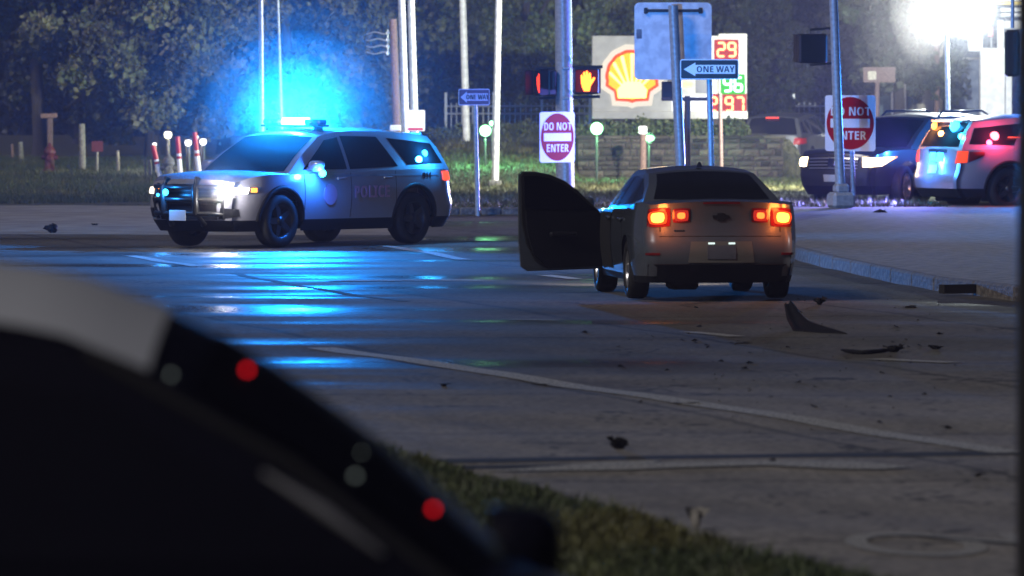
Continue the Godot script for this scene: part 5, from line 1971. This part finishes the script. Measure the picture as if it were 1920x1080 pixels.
	for sx in [-0.66, 0.645]:
		patch(st, -1, rect(sx, 0.71, sx + 0.014, 0.81), 0.002, 1, 3)
	obj("boot_seam", st, M.under, s)
	st = new_st()
	patch(st, -1, rect(-0.2, 1.02, 0.2, 1.036), 0.008, 6, 1)
	obj("high_brake_lamp_cover", st, M.dark_red, s)
	# bow-tie shaped badge and small model letters
	st = new_st()
	patch(st, -1, [Vector2(-0.1, 0.875), Vector2(0.085, 0.875), Vector2(0.1, 0.91), Vector2(-0.085, 0.91)], 0.012, 4, 2)
	patch(st, -1, [Vector2(-0.045, 0.855), Vector2(0.035, 0.855), Vector2(0.045, 0.93), Vector2(-0.035, 0.93)], 0.014, 3, 3)
	obj("boot_badge", st, M.black_metal, s)
	for k in 5:
		st = new_st()
		patch(st, -1, rect(0.4 + k * 0.022, 0.75, 0.412 + k * 0.022, 0.768), 0.008, 1, 1)
		obj("model_letter", st, M.chrome, s)
	st = new_st()
	patch(st, -1, rect(-0.8, 0.22, 0.8, 0.4), 0.004, 12, 3)
	obj("rear_valance", st, M.black_plastic, s)
	st = new_st()
	lathe(st, [Vector2(0.07, 0.0), Vector2(0.05, 0.02), Vector2(0.02, 0.055), Vector2(0.0, 0.06)], Transform3D(Basis.IDENTITY.scaled(Vector3(0.6, 1, 1.3)), Vector3(0, 1.425, -0.7)), 12)
	obj("roof_antenna", st, M.chrome, s)
	st = new_st()
	patch(st, 1, [Vector2(-0.42, 0.34), Vector2(0.42, 0.34), Vector2(0.46, 0.58), Vector2(-0.46, 0.58)], 0.006, 8, 3)
	obj("grille", st, M.black_plastic, s)
	# dark sheet on the closed flank, painting the shade of the open cabin
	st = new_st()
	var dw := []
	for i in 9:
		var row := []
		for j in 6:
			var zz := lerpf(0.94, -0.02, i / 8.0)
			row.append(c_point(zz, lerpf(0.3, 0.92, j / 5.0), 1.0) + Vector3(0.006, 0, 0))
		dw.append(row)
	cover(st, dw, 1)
	obj("doorway_shade", st, M.under, s)
	open_door(s)
	# torn bumper trim lying behind its right wheel
	var bt := thing("bumper_piece", "curved torn black bumper piece lying behind the silver saloon's right wheel", "debris")
	st = new_st()
	var gg := []
	var upper := [[1484, 564, 72.9], [1500, 585, 72.4], [1516, 600, 71.8], [1540, 610, 71.2], [1566, 619, 70.6], [1588, 627, 70.0]]
	var lower := [[1471, 572, 72.8], [1476, 600, 72.3], [1488, 623, 71.0], [1515, 626, 70.6], [1550, 628, 70.2], [1589, 632, 69.7]]
	for i in 21:
		var f := i / 20.0 * 5.0
		var k := mini(int(f), 4)
		var t := f - k
		var u0 := at(lerpf(upper[k][0], upper[k + 1][0], t), lerpf(upper[k][1], upper[k + 1][1], t), lerpf(upper[k][2], upper[k + 1][2], t))
		var l0 := at(lerpf(lower[k][0], lower[k + 1][0], t), lerpf(lower[k][1], lower[k + 1][1], t), lerpf(lower[k][2], lower[k + 1][2], t))
		var row := []
		for j in 9:
			var v := j / 8.0
			row.append(u0.lerp(l0, v) + Vector3(0.0, 0.02 * sin(v * 9.0), 0.12 * sin(v * PI) * (1.0 - 0.6 * i / 20.0)))
		row.append(l0 + Vector3(0, 0.004, -0.06))
		row.append(u0 + Vector3(0.02, -0.02, -0.05))
		gg.append(row)
	cover(st, gg, 1)
	obj("shell", st, M.rubber, bt)
	st = new_st()
	# crumbs of glass and plastic round it
	rng.seed = 88
	var mm := MultiMesh.new()
	mm.transform_format = MultiMesh.TRANSFORM_3D
	var bit := new_st()
	tri(bit, Vector3(-0.5, 0, -0.4), Vector3(0.6, 0.1, -0.2), Vector3(0.1, 0.35, 0.5))
	tri(bit, Vector3(-0.5, 0, -0.4), Vector3(0.1, 0.35, 0.5), Vector3(-0.4, 0.1, 0.3))
	tri(bit, Vector3(-0.4, 0.1, 0.3), Vector3(0.1, 0.35, 0.5), Vector3(0.6, 0.1, -0.2))
	bit.generate_normals()
	mm.mesh = bit.commit()
	mm.instance_count = 170
	for i in 170:
		var q := on_road(rng.randfn(1480, 190), clampf(rng.randfn(650, 70), 560, 900))
		var sz := 0.018 + 0.05 * pow(rng.randf(), 4.0)
		mm.set_instance_transform(i, Transform3D(Basis(Vector3.UP, rng.randf() * TAU).scaled(Vector3(sz, sz, sz * 1.5)), Vector3(q.x, road_y(q.x, q.y), -q.y)))
	var crumbs := MultiMeshInstance3D.new()
	crumbs.multimesh = mm
	crumbs.material_override = M.black_plastic
	crumbs.name = "crash_fragments"
	add_child(crumbs)
	tag(crumbs, "small dark crash fragments strewn over the road behind the silver saloon", "debris")
	crumbs.set_meta("kind", "stuff")

	# --- the dark car close by, out of focus
	var np := saloon_params()
	np.paint = M.navy_paint
	np.roof_paint = M.navy_paint
	np.glass = M.dull_glass
	np.za = 0.5
	np.zc = 1.08
	np.screen_bend = 0.08
	np.roof_crown = 0.085
	np.prof = [[-1.72, 1.02], [-1.3, 1.22], [-0.85, 1.36], [-0.3, 1.395], [0.1, 1.385], [0.3, 1.355], [0.5, 1.275], [0.8, 1.09], [1.08, 0.87]]
	np.windows = [
		[Vector2(0.86, 0.98), Vector2(0.0, 0.99), Vector2(0.0, 1.33), Vector2(0.4, 1.25)],
		[Vector2(-0.07, 0.99), Vector2(-0.98, 1.03), Vector2(-0.78, 1.29), Vector2(-0.07, 1.33)],
		[Vector2(-1.03, 1.04), Vector2(-1.4, 1.08), Vector2(-1.1, 1.2), Vector2(-0.86, 1.27)]]
	np.mirror = Vector2(1.07, 0.87)
	np.belt = [[-2.35, 1.0], [-1.7, 1.02], [-1.2, 0.98], [0.8, 0.94], [1.08, 0.88], [1.3, 0.8], [1.8, 0.7], [2.2, 0.6], [2.35, 0.5]]
	var n := car("dark_car", "dark car with a pale roof close to the camera, out of focus", "car", np)
	n.scale = Vector3.ONE * 1.2
	n.position = Vector3(-1.29, 0.33, -15.7)
	n.rotation.y = PI / 2
	st = new_st()
	screen(st, 0.46, -0.82, 0.97, 0.008, 18, 14)
	obj("roof_panel", st, M.roof_white, n)
	st = new_st()
	tube(st, [g_top(0.36, -0.99) + Vector3(-0.012, 0.0, 0), g_top(0.7, -0.99) + Vector3(-0.012, 0.0, 0), g_top(1.05, -0.99) + Vector3(-0.012, 0.0, 0)], [0.012], 8)
	obj("screen_pillar_trim", st, M.black_plastic, n)
	st = new_st()
	tube(st, [g_side(0.66, g_prof(0.66) - 0.04, -1.0, 0.01), g_side(0.76, g_prof(0.76) - 0.04, -1.0, 0.012), g_side(0.86, g_prof(0.86) - 0.04, -1.0, 0.01)], [0.004, 0.012, 0.004], 8)
	obj("pillar_streak", st, M.rim_silver, n)  # added pale strip standing for a reflected streak, not real trim
	for q in [[0.595, 0.03, M.red_glint, -0.45], [0.885, 0.03, M.red_glint, -0.45], [0.5, 0.024, M.pale_glint, -0.95], [0.79, 0.027, M.pale_glint, -0.8], [0.775, 0.016, M.pale_glint, -0.5]]:
		round_lamp(n, "pillar_glint_light", g_top(q[0], q[3]) + Vector3(-0.01, 0.012, 0), q[1] * 0.17, Vector3(-1, 0.3, 0), q[2])  # added glowing beads standing for lamps reflected in the bodywork

func open_door(s: Node3D):
	var door := Node3D.new()
	door.name = "open_door"
	s.add_child(door, true)
	door.position = Vector3(0.86, 0, 0.98)
	door.rotation.y = deg_to_rad(-70.0)
	var xf := Transform3D(Basis(Vector3(0, 0, -1), Vector3.UP, Vector3(1, 0, 0)), Vector3.ZERO)
	var edge := PackedVector2Array([Vector2(0.02, 0.27), Vector2(0.95, 0.25), Vector2(1.03, 0.3), Vector2(1.06, 0.6), Vector2(1.06, 1.33), Vector2(1.02, 1.365), Vector2(0.86, 1.36), Vector2(0.68, 1.33), Vector2(0.5, 1.26), Vector2(0.34, 1.16), Vector2(0.18, 1.02), Vector2(0.06, 0.92), Vector2(0.0, 0.84)])
	var st := new_st()
	prism(st, edge, -0.028, 0.0, xf)
	obj("door_panel", st, M.beige_paint, door)
	var shell := PackedVector2Array([Vector2(0.02, 0.3), Vector2(0.7, 0.28), Vector2(0.86, 0.36), Vector2(0.97, 0.55), Vector2(1.03, 0.8), Vector2(1.045, 1.31), Vector2(1.01, 1.35), Vector2(0.86, 1.345), Vector2(0.68, 1.315), Vector2(0.5, 1.245), Vector2(0.34, 1.145), Vector2(0.18, 1.005), Vector2(0.06, 0.905), Vector2(0.01, 0.83)])
	st = new_st()
	prism(st, shell, -0.05, -0.0285, xf)
	obj("inner_panel", st, M.under, door)
	var trim := PackedVector2Array([Vector2(0.05, 0.31), Vector2(0.72, 0.29), Vector2(0.9, 0.44), Vector2(0.98, 0.7), Vector2(1.0, 0.93), Vector2(0.08, 0.9), Vector2(0.03, 0.82)])
	st = new_st()
	prism(st, trim, -0.085, -0.052, xf)
	obj("door_trim", st, M.black_plastic, door)
	var pane := PackedVector2Array([Vector2(0.1, 0.92), Vector2(1.0, 0.95), Vector2(1.01, 1.31), Vector2(0.86, 1.315), Vector2(0.69, 1.285), Vector2(0.52, 1.215), Vector2(0.36, 1.11), Vector2(0.2, 0.985)])
	st = new_st()
	prism(st, pane, -0.062, -0.0515, xf)
	obj("door_window", st, M.dull_glass, door)
	st = new_st()
	box(st, xf * Vector3(0.55, 0.66, -0.11), Vector3(0.06, 0.06, 0.34), Basis.IDENTITY, 0.02)
	obj("armrest", st, M.black_plastic, door)
	st = new_st()
	mirror(st, xf * Vector3(0.16, 0.99, 0.14), 1.0)
	tube(st, [xf * Vector3(0.16, 0.95, -0.01), xf * Vector3(0.16, 0.98, 0.1)], [0.03, 0.025], 8)
	obj("wing_mirror", st, M.beige_paint, door)

func build_small():
	debris("black crumpled lump lying alone on the dry road in the foreground", on_road(1160, 842), Vector3(0.075, 0.075, 0.05), M.rubber, 401)
	debris("dark rounded lump on the pale side road at the left", on_road(98, 437), Vector3(0.1, 0.13, 0.1), M.rubber, 402)
	debris("tiny dark scrap on the road left of the long white line's middle", on_road(832, 722), Vector3(0.025, 0.025, 0.03), M.rubber, 403)
	debris("small dark knob on the road right of the torn bumper piece", on_road(1537, 572), Vector3(0.05, 0.07, 0.05), M.rubber, 404)
	debris("small dark scrap on the purple-lit road near the right edge", on_road(1755, 655), Vector3(0.05, 0.03, 0.06), M.rubber, 405)
	debris("ragged dark scrap at the right end of the thin strip", on_road(1675, 660), Vector3(0.08, 0.06, 0.08), M.rubber, 406)
	debris("flat dark scrap on the road below the island kerb", on_road(1708, 577), Vector3(0.08, 0.02, 0.1), M.rubber, 407)
	debris("flat dark scrap behind the silver saloon, near the short dash", on_road(1390, 643), Vector3(0.1, 0.012, 0.1), M.rubber, 408)
	debris("crumb-sized scrap above the right end of the long white line", on_road(1780, 802), Vector3(0.02, 0.018, 0.03), M.rubber, 409)
	debris("crumb-sized scrap right of the turn arrow's head", on_road(1834, 895), Vector3(0.02, 0.018, 0.03), M.rubber, 410)
	debris("pale stone lying in the foreground grass", Vector2(gx(1305, 40.2), 40.2), Vector3(0.03, 0.11, 0.04), M.concrete, 411, "stone")
	debris("flat pale scrap lying against the long white line", on_road(1285, 758), Vector3(0.09, 0.012, 0.1), M.concrete, 412)
	debris("flat pale scrap touching the long white line farther left", on_road(1020, 720), Vector3(0.08, 0.01, 0.1), M.tar, 413)
	debris("small dark scrap on the pale side road, left of the police car", on_road(178, 424), Vector3(0.06, 0.04, 0.06), M.rubber, 414)
	debris("dark scrap on the raised island behind the pedestal", Vector2(gx(1650, 122), 122.0), Vector3(0.12, 0.19, 0.1), M.rubber, 415)
	var strip := thing("trim_strip", "long thin black strip of trim lying on the road at the right", "debris")
	var st := new_st()
	var pts := []
	for i in 9:
		var q := on_road(1578 + i * 13.0, 659 + 3.0 * sin(i * 0.6) + i * 0.5)
		pts.append(Vector3(q.x, road_y(q.x, q.y) + 0.018, -q.y))
	tube(st, pts, [0.008, 0.02, 0.025, 0.02, 0.025, 0.02, 0.02, 0.015, 0.006], 6)
	obj("strip", st, M.rubber, strip)
	# the dark post that closes the right edge, close to the camera
	var root := thing("dark_post", "dark blurred post along the right edge of the picture, close to the camera", "post", Vector3(1.79, land(1.79, 25.0), -25.0))
	st = new_st()
	tube(st, [Vector3(0, -0.1, 0), Vector3(0, 1.5, 0), Vector3(0, 3.6, 0)], [0.09, 0.09, 0.09], 14)
	obj("shaft", st, M.signal_black, root)
